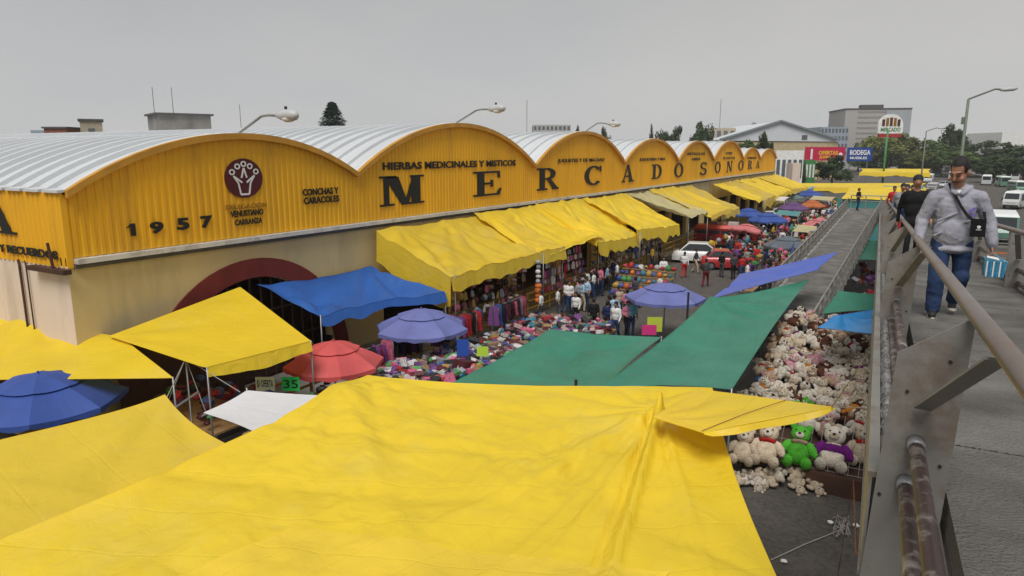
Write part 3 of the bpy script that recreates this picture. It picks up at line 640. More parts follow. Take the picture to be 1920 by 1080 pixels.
canopy('box_canopy', (a, b, c, d), M_yel, 'yellow box shaped stall canopy in front of the red arch gate', nu=30, nv=30, sag=0.04, folds=[(0, 0, 9, 0.03, 1, 0)], wr=0.012, seed=6, edge=0.0,
       val=[('CD', 0.30, (0.8, -0.4, 0)), ('BC', 0.12, (0.2, 0.5, 0))], poles=[c, d], ridges=[(0, 1, 1, 1, 0.03, 0.1)])
canopy('blue_canopy', ((0.1, 16.4, 3.68), (0.1, 22.35, 3.52), (3.95, 22.4, 2.75), (2.6, 16.9, 2.75)), M_blue, 'blue tarpaulin hung from the wall beside the red arch gate', nu=44, nv=36, sag=0.50, taut=False, edge=0.10,
       folds=[(0.95, 0, 11, 0.09, 1.5, 0), (0.0, 1.0, 9, 0.09, 1.2, 0), (0, 0, 10, .07, 1.2, 0)], wr=0.05, wsc=1.2, seed=3, val=[('CD', 0.34, (0.9, -0.2, 0))], poles=[(3.95, 22.4, 2.75), (2.6, 16.9, 2.75)])
canopy('green_canopy', (at(1030, 617, 2.75), at(1240, 632, 2.85), at(1135, 727, 2.8), at(835, 724, 2.6)), M_green, 'flat green tarpaulin with a straight front edge behind the big yellow one', nu=60, nv=50, sag=0.16, wr=0.03, wsc=1.4, seed=12, folds=[(0, 0, 10, 0.03, 1.5, 0), (1, 0, 10, 0.03, 1.5, 1), (0.9, 1, 9, 0.03, 1.6, 2)],
       ridges=[(0.1, 0.3, 0.95, 0.35, 0.03, 0.12), (0.45, 0, 0.5, 1, -0.03, 0.15)], poles=[at(1030, 617, 2.75), at(1240, 632, 2.85)])
canopy('green_canopy', (at(1330, 562, 3.4), at(1517, 524, 3.35), at(1372, 730, 3.05), at(1120, 732, 2.95)), M_green, 'steep green tarpaulin rising to a point beside the lower ramp', nu=60, nv=60, sag=0.16, wr=0.03, wsc=1.3, seed=15, ridges=[(0.05, 0.05, 0.9, 0.18, -0.07, 0.12), (0.5, 0.2, 0.45, 1, 0.03, 0.12)],
       peaks=[(0, 0, 0.12, 0.5)], folds=[(0, 0, 9, 0.045, 1.2, 0.4), (1, 0, 8, 0.03, 1, 0)], poles=[at(1330, 562, 3.4), at(1372, 730, 3.05)])
canopy('blue_canopy', (at(1387, 514, 3.3), at(1572, 472, 4.25), at(1532, 506, 3.75), at(1333, 560, 3.3)), M_blue2, 'narrow violet blue tarpaulin slung across the lower ramp', nu=34, nv=16, sag=0.05, wr=0.02, seed=18,
       ridges=[(0.0, 0.55, 1, 0.4, -0.12, 0.2)], folds=[(0, 0, 7, 0.04, 1, 0)], poles=[at(1387, 514, 3.3)])
canopy('green_canopy', (at(1572, 545, 2.85), at(1648, 552, 2.85), at(1648, 580, 2.45), at(1538, 588, 2.45)), M_green, 'small green tarpaulin above the light blue one under the footbridge', nu=18, nv=14, sag=0.08, wr=0.02, seed=21)
canopy('light_blue_canopy', (at(1562, 592, 3.55), at(1650, 578, 3.55), at(1650, 628, 3.45), at(1533, 614, 3.45)), M_lblue, 'creased light blue tarpaulin just above the plush toys', nu=24, nv=18, sag=0.1, wr=0.05, wsc=2.4, seed=23,
       folds=[(0.2, 0, 7, 0.05, 0.8, 0)])
canopy('green_canopy', ((17.4, 50, 2.75), (18.6, 50, 2.7), (18.7, 42, 2.55), (17.5, 42, 2.5)), M_green, 'green tarpaulin in the gap between the lower ramp and footbridge', nu=14, nv=20, sag=0.12, wr=0.04, seed=25)

# added dark sheets that stand in for the shade below the corner canopies
for lab, a, b, h in (('added dark brown sheet standing in for shade under the yellow box canopy', (0.55, 10.9), (0.5, 15.2), 3.0), ('added dark brown sheet standing in for shade under the yellow wall canopy', (-6.5, 9.9), (-0.3, 9.95), 2.75)):
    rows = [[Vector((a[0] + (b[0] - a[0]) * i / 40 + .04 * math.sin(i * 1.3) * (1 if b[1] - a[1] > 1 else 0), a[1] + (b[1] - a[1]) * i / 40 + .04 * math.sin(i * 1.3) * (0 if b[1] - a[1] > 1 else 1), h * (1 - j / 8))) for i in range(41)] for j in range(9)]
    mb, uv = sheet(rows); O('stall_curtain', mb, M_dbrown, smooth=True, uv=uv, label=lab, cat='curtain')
# awnings along the front of the hall
AW = [(22.6, 33.2, 5.06, 3.38, 4.1, M_yel2, 0.62, 1.5, 'broad dull yellow awning next to the blue tarpaulin with a hanging corner'),
      (30.2, 38.2, 5.14, 3.30, 4.2, M_yel, 0.10, 0, 'bright yellow awning under the capital letters E and R'),
      (37.0, 44.6, 5.24, 3.05, 4.3, M_yel, 0.75, 0.4, 'bright yellow awning with bunched and knotted front edge'),
      (43.8, 52.2, 5.10, 3.05, 4.4, M_yel, 0.85, 0, 'yellow awning with deep drooping front just before the gap'),
      (52.4, 58.4, 5.05, 3.40, 5.2, M_beige, 0.05, 0, 'faded beige awning, the palest of the facade row'),
      (57.6, 64.4, 5.12, 3.05, 5.3, M_yel2, 0.35, 0, 'dull yellow awning right after the faded beige one'),
      (63.6, 70.4, 5.05, 2.95, 5.2, M_yel3, 0.60, 0.5, 'faded yellow awning before the second gap in the row'),
      (79.2, 84.4, 4.75, 3.05, 5.0, M_yel, 0.15, 0, 'yellow awning opening the farther half of the facade row'),
      (84.0, 91.0, 4.85, 3.0, 5.1, M_yel3, 0.95, 0, 'faded yellow awning with long curtain front in the farther half'),
      (90.4, 97.5, 4.8, 3.0, 5.0, M_yel, 0.9, 0, 'yellow awning with long curtain front under the letter O'),
      (97.0, 104, 4.8, 3.0, 5.0, M_yel, 0.5, 0, 'yellow awning third from the far end of the hall'),
      (103.5, 111, 4.8, 3.0, 5.0, M_yel2, 0.5, 0, 'yellow awning second from the far end of the hall'),
      (110.5, 119, 4.8, 3.0, 5.0, M_yel, 0.5, 0, 'yellow awning at the far end of the hall')]
for i, (y0, y1, zb, zf, dep, m, vd, sd, lab) in enumerate(AW):
    val = [('CD', vd, (1, 0, 0))]
    if sd: val.append(('DA', sd * 0.85, (0, -0.5, 0)))
    dz = 0.05 * (i % 2); rj = random.Random(i * 7 + 1); j1, j2, k1, k2 = rj.uniform(-.22, .18), rj.uniform(-.22, .18), rj.uniform(-.3, .3), rj.uniform(-.3, .3)
    if i == 0: j1 = j2 = k1 = k2 = 0
    canopy('shop_awning', ((0.29, y0, zb + dz), (0.29, y1, zb + dz), (dep + k2, y1 + k1, zf + dz + j2), (dep + k1, y0 + k2, zf + dz + j1)), m, lab, nu=int(34 + (y1 - y0) * 4), nv=30, sag=0.38, wr=0.085, wsc=1.3, seed=30 + i, val=val, taut=False, crumple=[(0.25, 0.8, 1.4, 0.05, 2.2, 1.4), (0.8, 0.75, 1.4, 0.06, 1.6, 2.2)],
           folds=[(0.0, 1.0, 9, 0.10, 1.5, i), (1.0, 1.0, 9, 0.11, 1.4, i * 2), (0.5, 0.0, 11, 0.07, 1.6, 0), (0.15, 0.0, 9, 0.05, 1.2, 2)], ridges=[(0.45, 0, 0.55, 1, 0.08, 0.25), (0.75, 0, 0.7, 1, 0.06, 0.2)],
           poles=[(dep, y0 + 0.3, zf), (dep, y1 - 0.3, zf)], cat='awning', group='awnings along the hall front', edge=0.02)

# small sheets strung among the street stalls
for i, (px, py, z, wx, wy, m, lab) in enumerate(((1452, 372, 2.6, 3.0, 4.0, M_white, 'small white tarpaulin deep in the crowded street'), (1505, 352, 2.7, 3.2, 4.5, M_lblue, 'small light blue tarpaulin deep in the crowded street'), (1542, 372, 2.6, 2.6, 4.0, M_beige, 'small beige tarpaulin by the far end of the lower ramp'),
        (1478, 400, 2.4, 2.2, 2.6, M_teal, 'small teal tarpaulin between the crowd and the ramp'), (1516, 430, 2.3, 2.0, 3.0, M_beige, 'pale beige tarpaulin against the lower ramp railing'))):
    c = at(px, py, z); canopy('stall_sheet', ((c.x - wx / 2, c.y + wy / 2, z + .2), (c.x + wx / 2, c.y + wy / 2, z + .1), (c.x + wx / 2, c.y - wy / 2, z - .15), (c.x - wx / 2, c.y - wy / 2, z - .05)), m, lab, nu=14, nv=14, sag=.15, wr=.06, wsc=1.2, seed=80 + i, poles=[(c.x - wx / 2, c.y - wy / 2, z - .05), (c.x + wx / 2, c.y - wy / 2, z - .15)])
# rows of roofs at the far end of the street
FAR = [((1, 124, 3.2), (21.4, 131, 3.4), (21.4, 126, 2.8), (2, 119.5, 2.7), M_yel, 'long yellow roof tarpaulin closing the far end of the street'),
       ((10, 160, 5.0), (22.2, 163, 5.0), (22.2, 158, 4.3), (10, 155, 4.3), M_yel, 'thin yellow roof strip behind the long one, left of the green pole'),
       ((13.4, 88, 3.55), (20.4, 90, 3.6), (20.4, 79, 3.2), (13.9, 77, 3.15), M_yel, 'yellow roof tarpaulin just beyond the ramp landing'),
       ((12.8, 103, 3.6), (20.9, 105, 3.6), (20.9, 92, 3.1), (13.0, 91, 3.1), M_yel, 'second yellow roof tarpaulin beyond the ramp landing'),
       ((16, 112, 3.6), (21.0, 114, 3.6), (21, 108, 3.0), (16, 106, 3.0), M_teal, 'teal roof tarpaulin among the yellow ones beyond the landing'),
       ((14.2, 77.5, 5.0), (19.5, 77.5, 5.0), (19.7, 69.6, 4.25), (14.3, 69.6, 4.25), M_yel, 'yellow tarpaulin right behind the man in black on the landing')]
for i, (a, b, c, d, m, lab) in enumerate(FAR):
    canopy('far_canopy', (a, b, c, d), m, lab, nu=20, nv=12, sag=0.15, wr=0.10, wsc=0.5, seed=60 + i, val=[('CD', 0.7 if i != 5 else 0.1, (0, -1, 0))], folds=[(0.4, 0, 7, 0.1, 2, 0)], poles=[c, d])
mb = MB(); mb.box((13.9, 69.85, 0), (20.1, 70.0, 4.2)); O('screen_wall', mb, M_teal, label='teal painted screen below the yellow tarpaulin behind the landing', cat='screen')

# ------------------------------------------------------------------ umbrellas
def umbrella(px, py, zt, Rr, m, label, h=0.62, n=8, rot=0.2, name='market_umbrella', group='market umbrellas', tilt=(0, 0)):
    c = at(px, py, zt); rt = local(name, (c.x, c.y, 0), label, 'umbrella', group)
    T = Matrix.Translation((0, 0, zt - h)) @ Matrix.Rotation(tilt[0], 4, 'X') @ Matrix.Rotation(tilt[1], 4, 'Y') @ Matrix.Translation((0, 0, -(zt - h)))
    def pt(r, a, dz=0.0):
        f = r / Rr; k = a / (2 * PI / n); fr = abs((k % 1) - 0.5) * 2; sc = 1 - 0.12 * (1 - fr ** 2) * f; dip = 0.07 * (1 - fr ** 2) * f * Rr / 1.7
        return T @ Vector((r * sc * math.cos(a + rot), r * sc * math.sin(a + rot), zt - h * f ** 1.6 - dip + dz))
    na = n * 6
    def shell(r0, r1, nr, dz=0):
        return [[pt(r0 + (r1 - r0) * j / nr, 2 * PI * i / na, dz) for i in range(na + 1)] for j in range(nr + 1)]
    mb = MB(); mb.grid(shell(0.42 * Rr, Rr, 8)); low = shell(Rr, Rr, 1)[0]
    mb.grid([low, [p - Vector((0, 0, 0.13 + 0.03 * math.sin(i * 1.9))) for i, p in enumerate(low)]]); cn = O('canopy', mb, m, rt)
    mb = MB(); mb.grid(shell(0.02, 0.52 * Rr, 6, 0.055)); O('vent_cap', mb, m, cn)
    mb = MB(); mb.tube([T @ Vector((0, 0, zt + 0.02)), T @ Vector((0, 0, zt + 0.12))], 0.03, 6); O('finial', mb, m, cn)
    for k in range(n):
        mb = MB(); mb.tube([T @ Vector((0, 0, zt - 0.12)), pt(0.6 * Rr, 2 * PI * k / n, -0.05), pt(Rr, 2 * PI * k / n, -0.03)], 0.01, 4); O('rib', mb, M_galv, rt)
    mb = MB(); mb.tube([(0, 0, 0), (0, 0, zt - h), T @ Vector((0, 0, zt))], 0.028, 7); O('pole', mb, M_galv, rt)
    mb = MB(); mb.tube([(0, 0, 0.0), (0, 0, 0.10)], 0.28, 10); O('base', mb, M_dconc, rt)
umbrella(72, 704, 2.75, 1.95, M_umb_blue, 'deep blue umbrella at the left edge below the yellow wall canopy')
umbrella(625, 643, 2.45, 1.55, M_umb_red, 'coral red umbrella beside the yellow box canopy', rot=0.1)
umbrella(790, 582, 2.55, 1.75, M_umb_lav, 'lavender blue umbrella in front of the blue wall tarpaulin', rot=0.35)
umbrella(1248, 533, 2.6, 1.75, M_umb_lav, 'lavender blue umbrella behind the green tarpaulins on the street', rot=0.3, h=0.55)
umbrella(1440, 400, 2.6, 1.9, M_umb_blue, 'blue umbrella over the red van, the nearer of two', rot=0.5)
umbrella(1404, 391, 2.5, 1.7, M_umb_blue, 'blue umbrella over the red van, half behind the other', rot=0.1)
umbrella(1402, 421, 2.3, 1.6, M_umb_pink, 'pale pink umbrella tipped in front of the red van', rot=0.1, tilt=(-0.25, 0.1))
umbrella(1518, 357, 2.6, 2.1, M_umb_blue, 'blue umbrella in the dense crowd near the far awnings', rot=0.1)
umbrella(1545, 409, 2.6, 1.8, M_umb_pink, 'pale pink umbrella beside the lower ramp railing')
umbrella(1488, 380, 2.6, 1.7, mat('umbrella multicolour', (0.14, 0.07, 0.2), rough=.6, transl=.15), 'purple umbrella in the middle of the far crowd')
umbrella(1524, 376, 2.5, 1.5, mat('umbrella orange', (0.5, 0.15, 0.05), rough=.6, transl=.15), 'orange umbrella in the middle of the far crowd')
umbrella(1480, 362, 2.5, 2.0, mat('umbrella grey green', (0.12, 0.19, 0.2), rough=.6, transl=.1), 'grey green umbrella left of the far blue umbrella')
umbrella(1560, 345, 2.7, 2.0, mat('umbrella pale grey', (0.4, 0.36, 0.38), rough=.6, transl=.1), 'pale grey umbrella by the far end of the street')
umbrella(1590, 350, 2.7, 1.9, mat('umbrella wine', (0.22, 0.04, 0.07), rough=.6, transl=.1), 'wine red umbrella beside the man in black on the landing')
umbrella(1478, 444, 2.3, 1.7, mat('umbrella slate', (0.12, 0.14, 0.17), rough=.6, transl=.1), 'slate grey umbrella close to the lower ramp railing')

# ------------------------------------------------------------------ yellow street railing
yr = thing('street_railing', (3.5, 34, 0), 'yellow painted pipe railing along the hall pavement', 'railing')
for h in (1.25, 0.85, 0.45):
    mb = MB(); mb.tube([(3.5, 13, h), (3.5, 62, h)], 0.045, 6); O('rail_pipe', mb, M_yrail, yr)
for k in range(21):
    mb = MB(); mb.tube([(3.5, 13 + 2.45 * k, 0.1), (3.5, 13 + 2.45 * k, 1.3)], 0.055, 6); O('post', mb, M_yrail, yr)

# ------------------------------------------------------------------ merchandise
PAL = [(0.36, 0.025, 0.03), (0.45, 0.10, 0.18), (0.48, 0.47, 0.46), (0.05, 0.08, 0.26), (0.06, 0.24, 0.07), (0.34, 0.22, 0.05), (0.15, 0.05, 0.19), (0.05, 0.20, 0.28),
       (0.55, 0.14, 0.02), (0.022, 0.02, 0.022), (0.22, 0.14, 0.09), (0.42, 0.30, 0.29), (0.08, 0.015, 0.02), (0.25, 0.27, 0.30)]
PM = [mat('goods colour %d' % i, c, rough=0.6, var=0.35, scale=7, rnd=0.25) for i, c in enumerate(PAL)]
def proto_meshes():
    res = {}
    for m in range(3):
        mb = MB(); random.seed(100 + m); mb.ball((0, 0, 0), (0.5, 0.38, 0.24), 8, 5, jit=0.35); res['bundle%d' % m] = mb
    mb = MB(); mb.ball((0, 0, 0), (0.5, 0.5, 0.5), 9, 6); res['ball'] = mb
    mb = MB(); mb.hexa([(-.35, -.15, -.5), (.35, -.15, -.5), (.35, .15, -.5), (-.35, .15, -.5)], [(-.28, -.08, .25), (.28, -.08, .25), (.28, .08, .25), (-.28, .08, .25)])
    mb.tube([(-.15, 0, .25), (-.12, 0, .48), (.12, 0, .48), (.15, 0, .25)], 0.03, 4); res['bag'] = mb
    mb = MB(); n = 10
    rows = [[(r * math.cos(2 * PI * i / n), r * math.sin(2 * PI * i / n), z) for i in range(n + 1)] for r, z in ((0.5, -.1), (.48, -.06), (.27, -.02), (.24, .18), (.1, .24), (0.01, .25))]; mb.grid(rows); res['hat'] = mb
    mb = MB(); rows = []
    for j in range(5):
        rows.append([((0.42 - 0.1 * (j == 0)) * (i / 4 - 0.5) * 2 * (0.7 + 0.3 * j / 4), 0.06 * math.sin(i * 2.1 + j), 0.5 - j * 0.28) for i in range(5)])
    mb.grid(rows); mb.add([(x, y + 0.05, z) for r in rows for x, y, z in r], [(k * 5 + i, k * 5 + i + 1, k * 5 + 6 + i, k * 5 + 5 + i) for k in range(4) for i in range(4)]); res['garment'] = mb
    mb = MB(); mb.box((-.5, -.3, -.25), (.5, .3, .25)); mb.box((-.42, -.31, -.05), (.42, .31, .05)); res['box'] = mb
    return res
PRO = {}
for kx, mb in proto_meshes().items():
    for i in range(len(PM)):
        if i == 0: base_me = mesh_from(mb, PM[0], smooth=kx not in ('box', 'bag')); PRO[kx, 0] = base_me
        else:
            me = base_me.copy(); me.materials.clear(); me.materials.append(PM[i]); PRO[kx, i] = me
CNAME = ['red', 'pink', 'white', 'blue', 'green', 'ochre', 'purple', 'turquoise', 'orange', 'black', 'brown', 'rose', 'maroon', 'grey']
NAMES = {'bundle': ('cloth_bundle', 'bundle'), 'ball': ('toy_ball', 'ball'), 'bag': ('hanging_bag', 'bag'), 'hat': ('straw_hat', 'hat'), 'garment': ('hanging_garment', 'garment'), 'box': ('toy_box', 'box')}
random.seed(11)
def good(kind, loc, s, label, group, cols=None, rot=None):
    ci = random.choice(cols) if cols else random.randrange(len(PM)); mk = kind + (str(random.randrange(3)) if kind == 'bundle' else '')
    nm, ct = NAMES[kind]; o = inst(nm, PRO[mk, ci], label=CNAME[ci] + ' ' + nm.replace('_', ' ') + ' ' + label, cat=ct, group=group)
    o.location = loc; o.scale = (s * random.uniform(.85, 1.15), s * random.uniform(.85, 1.15), s * random.uniform(.85, 1.2))
    o.rotation_euler = rot if rot else (random.uniform(-.5, .5), random.uniform(-.5, .5), random.uniform(0, 6.28)); return o
def table(x0, x1, y0, y1, h, label):
    t = thing('stall_table', ((x0 + x1) / 2, (y0 + y1) / 2, 0), label, 'table')
    mb = MB(); mb.box((x0, y0, h - 0.06), (x1, y1, h)); O('table_top', mb, M_wood, t)
    for x in (x0 + .08, x1 - .08):
        for y in (y0 + .08, y1 - .08):
            mb = MB(); mb.box((x - .03, y - .03, 0), (x + .03, y + .03, h - 0.06)); O('leg', mb, M_galv, t)
    return t
def heap(tb, x0, x1, y0, y1, h, n=420):
    mb = MB(); rnd = random.Random(int(x0 * 10 + y0 * 7))
    for k in range(n):
        c = Vector((rnd.uniform(x0, x1), rnd.uniform(y0, y1), h + rnd.uniform(.02, .30))); s = rnd.uniform(.05, .13); Mx = Matrix.Rotation(rnd.uniform(0, 6), 3, 'Z') @ Matrix.Rotation(rnd.uniform(-.8, .8), 3, 'X')
        q = [c + Mx @ Vector((a * s * 1.5, b * s, d * s * .6)) for a, b, d in ((-1, -1, -1), (1, -1, -1), (1, 1, -1), (-1, 1, -1), (-1, -1, 1), (1, -1, 1), (1, 1, 1), (-1, 1, 1))]
        mb.hexa(q[:4], q[4:], rnd.choice([0, 1, 2, 2, 3, 6, 7, 9, 9, 9, 10, 10, 11, 12, 12, 13, 13, 4, 5]))
    o = O('small_goods', mb, PM, tb); o['kind'] = 'stuff'
# long tables of heaped goods between the railing and the green tarpaulin
TT = [(4.6, 7.4, 16.4, 18.6, 'stall table nearest the coral umbrella heaped with toys'), (5.2, 8.4, 18.9, 21.3, 'stall table below the lavender umbrella heaped with goods'),
      (5.6, 9.2, 21.6, 24.2, 'stall table along the edge of the green tarpaulin heaped with goods'), (5.6, 9.4, 24.5, 27.4, 'stall table heaped with pale goods before the standing shoppers')]
for (x0, x1, y0, y1, lab), where in zip(TT, ('nearest the coral umbrella', 'below the lavender umbrella', 'along the green tarpaulin edge', 'before the standing shoppers')):
    tb = table(x0, x1, y0, y1, 0.8, lab); heap(tb, x0, x1, y0, y1, 0.8)
    nx, ny = int((x1 - x0) / 0.34), int((y1 - y0) / 0.34)
    for i in range(nx):
        for j in range(ny):
            x = x0 + (i + .5 + random.uniform(-.3, .3)) * (x1 - x0) / nx; y = y0 + (j + .5 + random.uniform(-.3, .3)) * (y1 - y0) / ny
            good(random.choice(['bundle', 'bundle', 'box', 'box', 'bag']), (x, y, 0.9 + random.uniform(0, .28)), random.uniform(.2, .36) * (2.0 if random.random() < .12 else 1), 'on the stall table ' + where, 'goods heaped on the street tables', cols=[0, 1, 2, 2, 3, 9, 6, 7, 9, 10, 11, 9, 12, 13, 12])
# hanging wares under the awnings
for (ya, yb, x, zt, rows_, kinds, lab, grp, cols) in (
      (22.9, 29.6, 3.75, 2.75, 5, ['bag', 'bundle', 'bundle', 'garment', 'ball'], 'hanging under the broad dull yellow awning', 'toys hanging under the first awning', [1, 2, 9, 9, 10, 11, 13, 12, 12, 5]),
      (31.5, 36.6, 3.6, 2.9, 5, ['garment', 'bag'], 'hanging under the awning below letters E and R', 'garments hanging under the second awning', [0, 1, 1, 6, 2, 13, 12]),
      (37.6, 44.2, 3.7, 2.7, 4, ['garment', 'bag', 'bundle'], 'hanging under the knotted yellow awning', 'wares hanging under the third awning', [0, 2, 3, 10, 11, 13]),
      (44.6, 51.0, 3.7, 2.6, 4, ['garment', 'bag'], 'hanging under the drooping yellow awning', 'wares hanging under the fourth awning', [3, 9, 2, 11, 10])):
    fr_ = thing('clothes_rack', (x, (ya + yb) / 2, 0), 'dark rack of hanging wares ' + lab.split('hanging ')[1], 'rack')
    for yy in (ya, (ya + yb) / 2, yb):
        mb = MB(); mb.tube([(x - .06, yy, 0.1), (x - .06, yy, zt + 0.45)], 0.025, 5); O('post', mb, M_dbrown, fr_)
    for r in range(rows_):
        z = zt - r * 0.42
        mb = MB(); mb.tube([(x - .06, ya, z + 0.24), (x - .06, yb, z + 0.24)], 0.012, 4); O('rail', mb, M_dbrown, fr_)
        y = ya + 0.15
        while y < yb - 0.1:
            if random.random() < 0.85: good(random.choice(kinds), (x + random.uniform(-.05, .12), y, z), random.uniform(.28, .42), lab, grp, cols, rot=(random.uniform(-.1, .1), random.uniform(-.1, .1), R(90) + random.uniform(-.5, .5)))
            y += random.uniform(.27, .40)
# free-standing racks of clothes between the heaped tables
for i, (x, ya, yb, lab) in enumerate(((4.35, 17.2, 20.2, 'by the coral umbrella'), (4.5, 20.8, 24.2, 'behind the lavender umbrella'), (4.7, 24.8, 27.6, 'behind the pale heaped table'), (8.9, 20.4, 22.6, 'beside the green tarpaulin edge'))):
    fr_ = thing('clothes_rack', (x, (ya + yb) / 2, 0), 'free standing clothes rack ' + lab, 'rack')
    for yy in (ya, yb):
        mb = MB(); mb.tube([(x, yy, 0), (x, yy, 1.75)], .022, 5); O('post', mb, M_galv, fr_)
    mb = MB(); mb.tube([(x, ya, 1.72), (x, yb, 1.72)], .018, 5); O('rail', mb, M_galv, fr_)
    y = ya + .1
    while y < yb:
        good('garment', (x, y, 1.38), random.uniform(.55, .75), 'on the clothes rack ' + lab, 'clothes on the street racks', [0, 1, 2, 3, 6, 9, 9, 11, 12, 13], rot=(0, random.uniform(-.1, .1), random.uniform(-.4, .4))); y += random.uniform(.13, .22)
# orange string of balls
for k in range(9):
    good('ball', (4.3, 29.75 + 0.05 * (k % 2), 3.0 - 0.24 * k), 0.26 if k < 5 else 0.36, 'on the vertical string at the first awning corner', 'balls strung on a post', [2, 13] if k < 5 else [8], rot=(0, 0, 0))
# tiered rack of bright toys
rk = thing('tiered_rack', (5.2, 37.5, 0), 'tiered rack of bright round toys in the middle of the street', 'rack'); 
RX0, RX1, RY = at(1085, 560, 0.9).x, at(1240, 548, 0.9).x, 36.2
for r in range(5):
    z = 0.35 + 0.32 * r; y = RY + 0.5 * r
    mb = MB(); mb.box((RX0, y - .22, z - .04), (RX1, y + .22, z)); O('shelf', mb, M_wood, rk)
    for xx in (RX0 + .05, RX1 - .05):
        mb = MB(); mb.box((xx - .03, y - .03, 0), (xx + .03, y + .03, z - .04)); O('leg', mb, M_galv, rk)
    x = RX0 + .15
    while x < RX1 - .1:
        good(random.choice(['ball', 'hat', 'ball', 'bundle']), (x, y, z + .15), random.uniform(.3, .42), 'on shelf %s of the tiered street rack' % ['one', 'two', 'three', 'four', 'five'][r], 'toys on the tiered rack', [0, 0, 3, 4, 5, 6, 8, 2, 7, 3]); x += random.uniform(.26, .36)
# dim goods below the left canopies
for (x0, x1, y0, y1, lab) in ((-2.6, 2.8, 8.6, 9.9, 'low table in the shade under the yellow wall canopy'), (0.9, 4.3, 11.2, 13.6, 'low table in the shade under the yellow box canopy'), (4.9, 6.4, 11.6, 14.8, 'low table in front of the yellow box canopy')):
    table(x0, x1, y0, y1, 0.85, lab)
    for k in range(46):
        good(random.choice(['bundle', 'box', 'ball', 'bundle']), (random.uniform(x0, x1), random.uniform(y0, y1), 0.95 + random.uniform(0, .5)), random.uniform(.25, .42), 'piled on the ' + lab, 'goods piled by the hall corner', [0, 0, 12, 9, 10, 3, 4, 12, 9])
# goods and packs farther along the street
for (cx, cy, sx, sy, n) in ((13.2, 47, 1.6, 9, 80), (9.2, 60, 3.4, 6, 60), (12.6, 72, 2.4, 10, 70), (9.5, 90, 3.5, 10, 50)):
    for k in range(n):
        good(random.choice(['bundle', 'hat', 'ball', 'box', 'garment']), (cx + random.uniform(-sx, sx), cy + random.uniform(-sy, sy), random.uniform(0.5, 1.7)), random.uniform(.28, .5), 'on the crowded street %s' % {13.2: 'beside the lower ramp railing', 9.2: 'near the dark red van', 12.6: 'between the far umbrellas', 9.5: 'towards the far awnings'}[cx], 'wares along the lower ramp', [0, 1, 1, 2, 2, 4, 5, 7, 11, 13, 9, 3])
for i, (cx, cy) in enumerate(((13.2, 40.5), (13.2, 44), (13.2, 47.5), (13.2, 51), (13.2, 54.5), (9.2, 57), (9.2, 62), (12.6, 64), (12.6, 69), (12.6, 75), (12.6, 80), (9.5, 84), (9.5, 90), (9.5, 97))):
    table(cx - 1.3, cx + 1.3, cy - 1.5, cy + 1.5, 0.8, 'stall table number %d counted down the street beside the ramp' % (i + 1) if False else ['first', 'second', 'third', 'fourth', 'fifth', 'sixth', 'seventh', 'eighth', 'ninth', 'tenth', 'eleventh', 'twelfth', 'thirteenth', 'fourteenth'][i] + ' stall table down the crowded street from the lavender umbrella')
# packs hung along the street side of the lower ramp and piled in the gap beside it
for k in range(110):
    y = random.uniform(29.5, 60); good(random.choice(['bag', 'garment', 'bundle', 'hat']), (LX(y) - random.uniform(.05, .4), y, LZ(y) + random.uniform(-.9, .95)), random.uniform(.3, .5), 'hung on the lower ramp railing', 'wares hung on the lower ramp', [2, 13, 13, 13, 9, 9, 10, 2, 11, 3], rot=(random.uniform(-.2, .2), random.uniform(-.2, .2), R(90) + random.uniform(-.5, .5)))
for k in range(70):
    y = random.uniform(27, 46); good(random.choice(['bundle', 'box', 'bag']), (random.uniform(17.75, 18.75), y, random.uniform(.6, 2.0)), random.uniform(.3, .5), 'piled in the gap below the footbridge', 'packs below the footbridge', [9, 9, 12, 10, 13, 0, 6])
# handwritten price placards
def placard(px, py, z, wd, ht, col, label, txt=None, tcol=None):
    p = at(px, py, z); m = mat('card %s' % label[:12], col, rough=0.7, var=0.05); rt = thing('price_placard', (p.x, p.y, 0), label, 'placard')
    ex = Vector((_rt[0], _rt[1], 0)); n = Vector((-_fw[0], -_fw[1], 0)); mb = MB(); mb.prism([p - ex * wd / 2, p + ex * wd / 2, p + ex * wd / 2 + Vector((0, 0, ht)), p - ex * wd / 2 + Vector((0, 0, ht))], n * -0.012); O('card', mb, m, rt)
    mb = MB(); mb.tube([(p.x - n.x * .02, p.y - n.y * .02, 0), (p.x - n.x * .02, p.y - n.y * .02, p.z + ht * .6)], 0.012, 5); O('stick', mb, M_galv, rt)
    if txt: text_on('lettering', txt, p - ex * wd * .42 + Vector((0, 0, ht * .2)) + n * 0.004, ex * wd * .84, (0, 0, ht * .6), n, rt, tcol or M_black, 0.01, 0.004)
placard(498, 733, 1.5, 0.55, 0.42, (0.62, 0.68, 0.5), 'white handwritten price card beside the green one', '$1 OFERTA')
placard(546, 733, 1.5, 0.5, 0.42, (0.02, 0.55, 0.10), 'bright green price card under the coral umbrella', '35')
placard(1227, 622, 1.0, 0.62, 0.62, (0.5, 0.6, 0.06), 'lime price card under the lavender umbrella on the street')
placard(1217, 628, 1.0, 0.6, 0.42, (0.65, 0.04, 0.22), 'hot pink price card in front of the lime one')
placard(905, 668, 1.3, 0.40, 0.35, (0.45, 0.68, 0.06), 'lime green card on the heaped stall table')
placard(868, 668, 1.2, 0.42, 0.62, (0.02, 0.08, 0.40), 'dark blue banner hanging near the lavender umbrella')
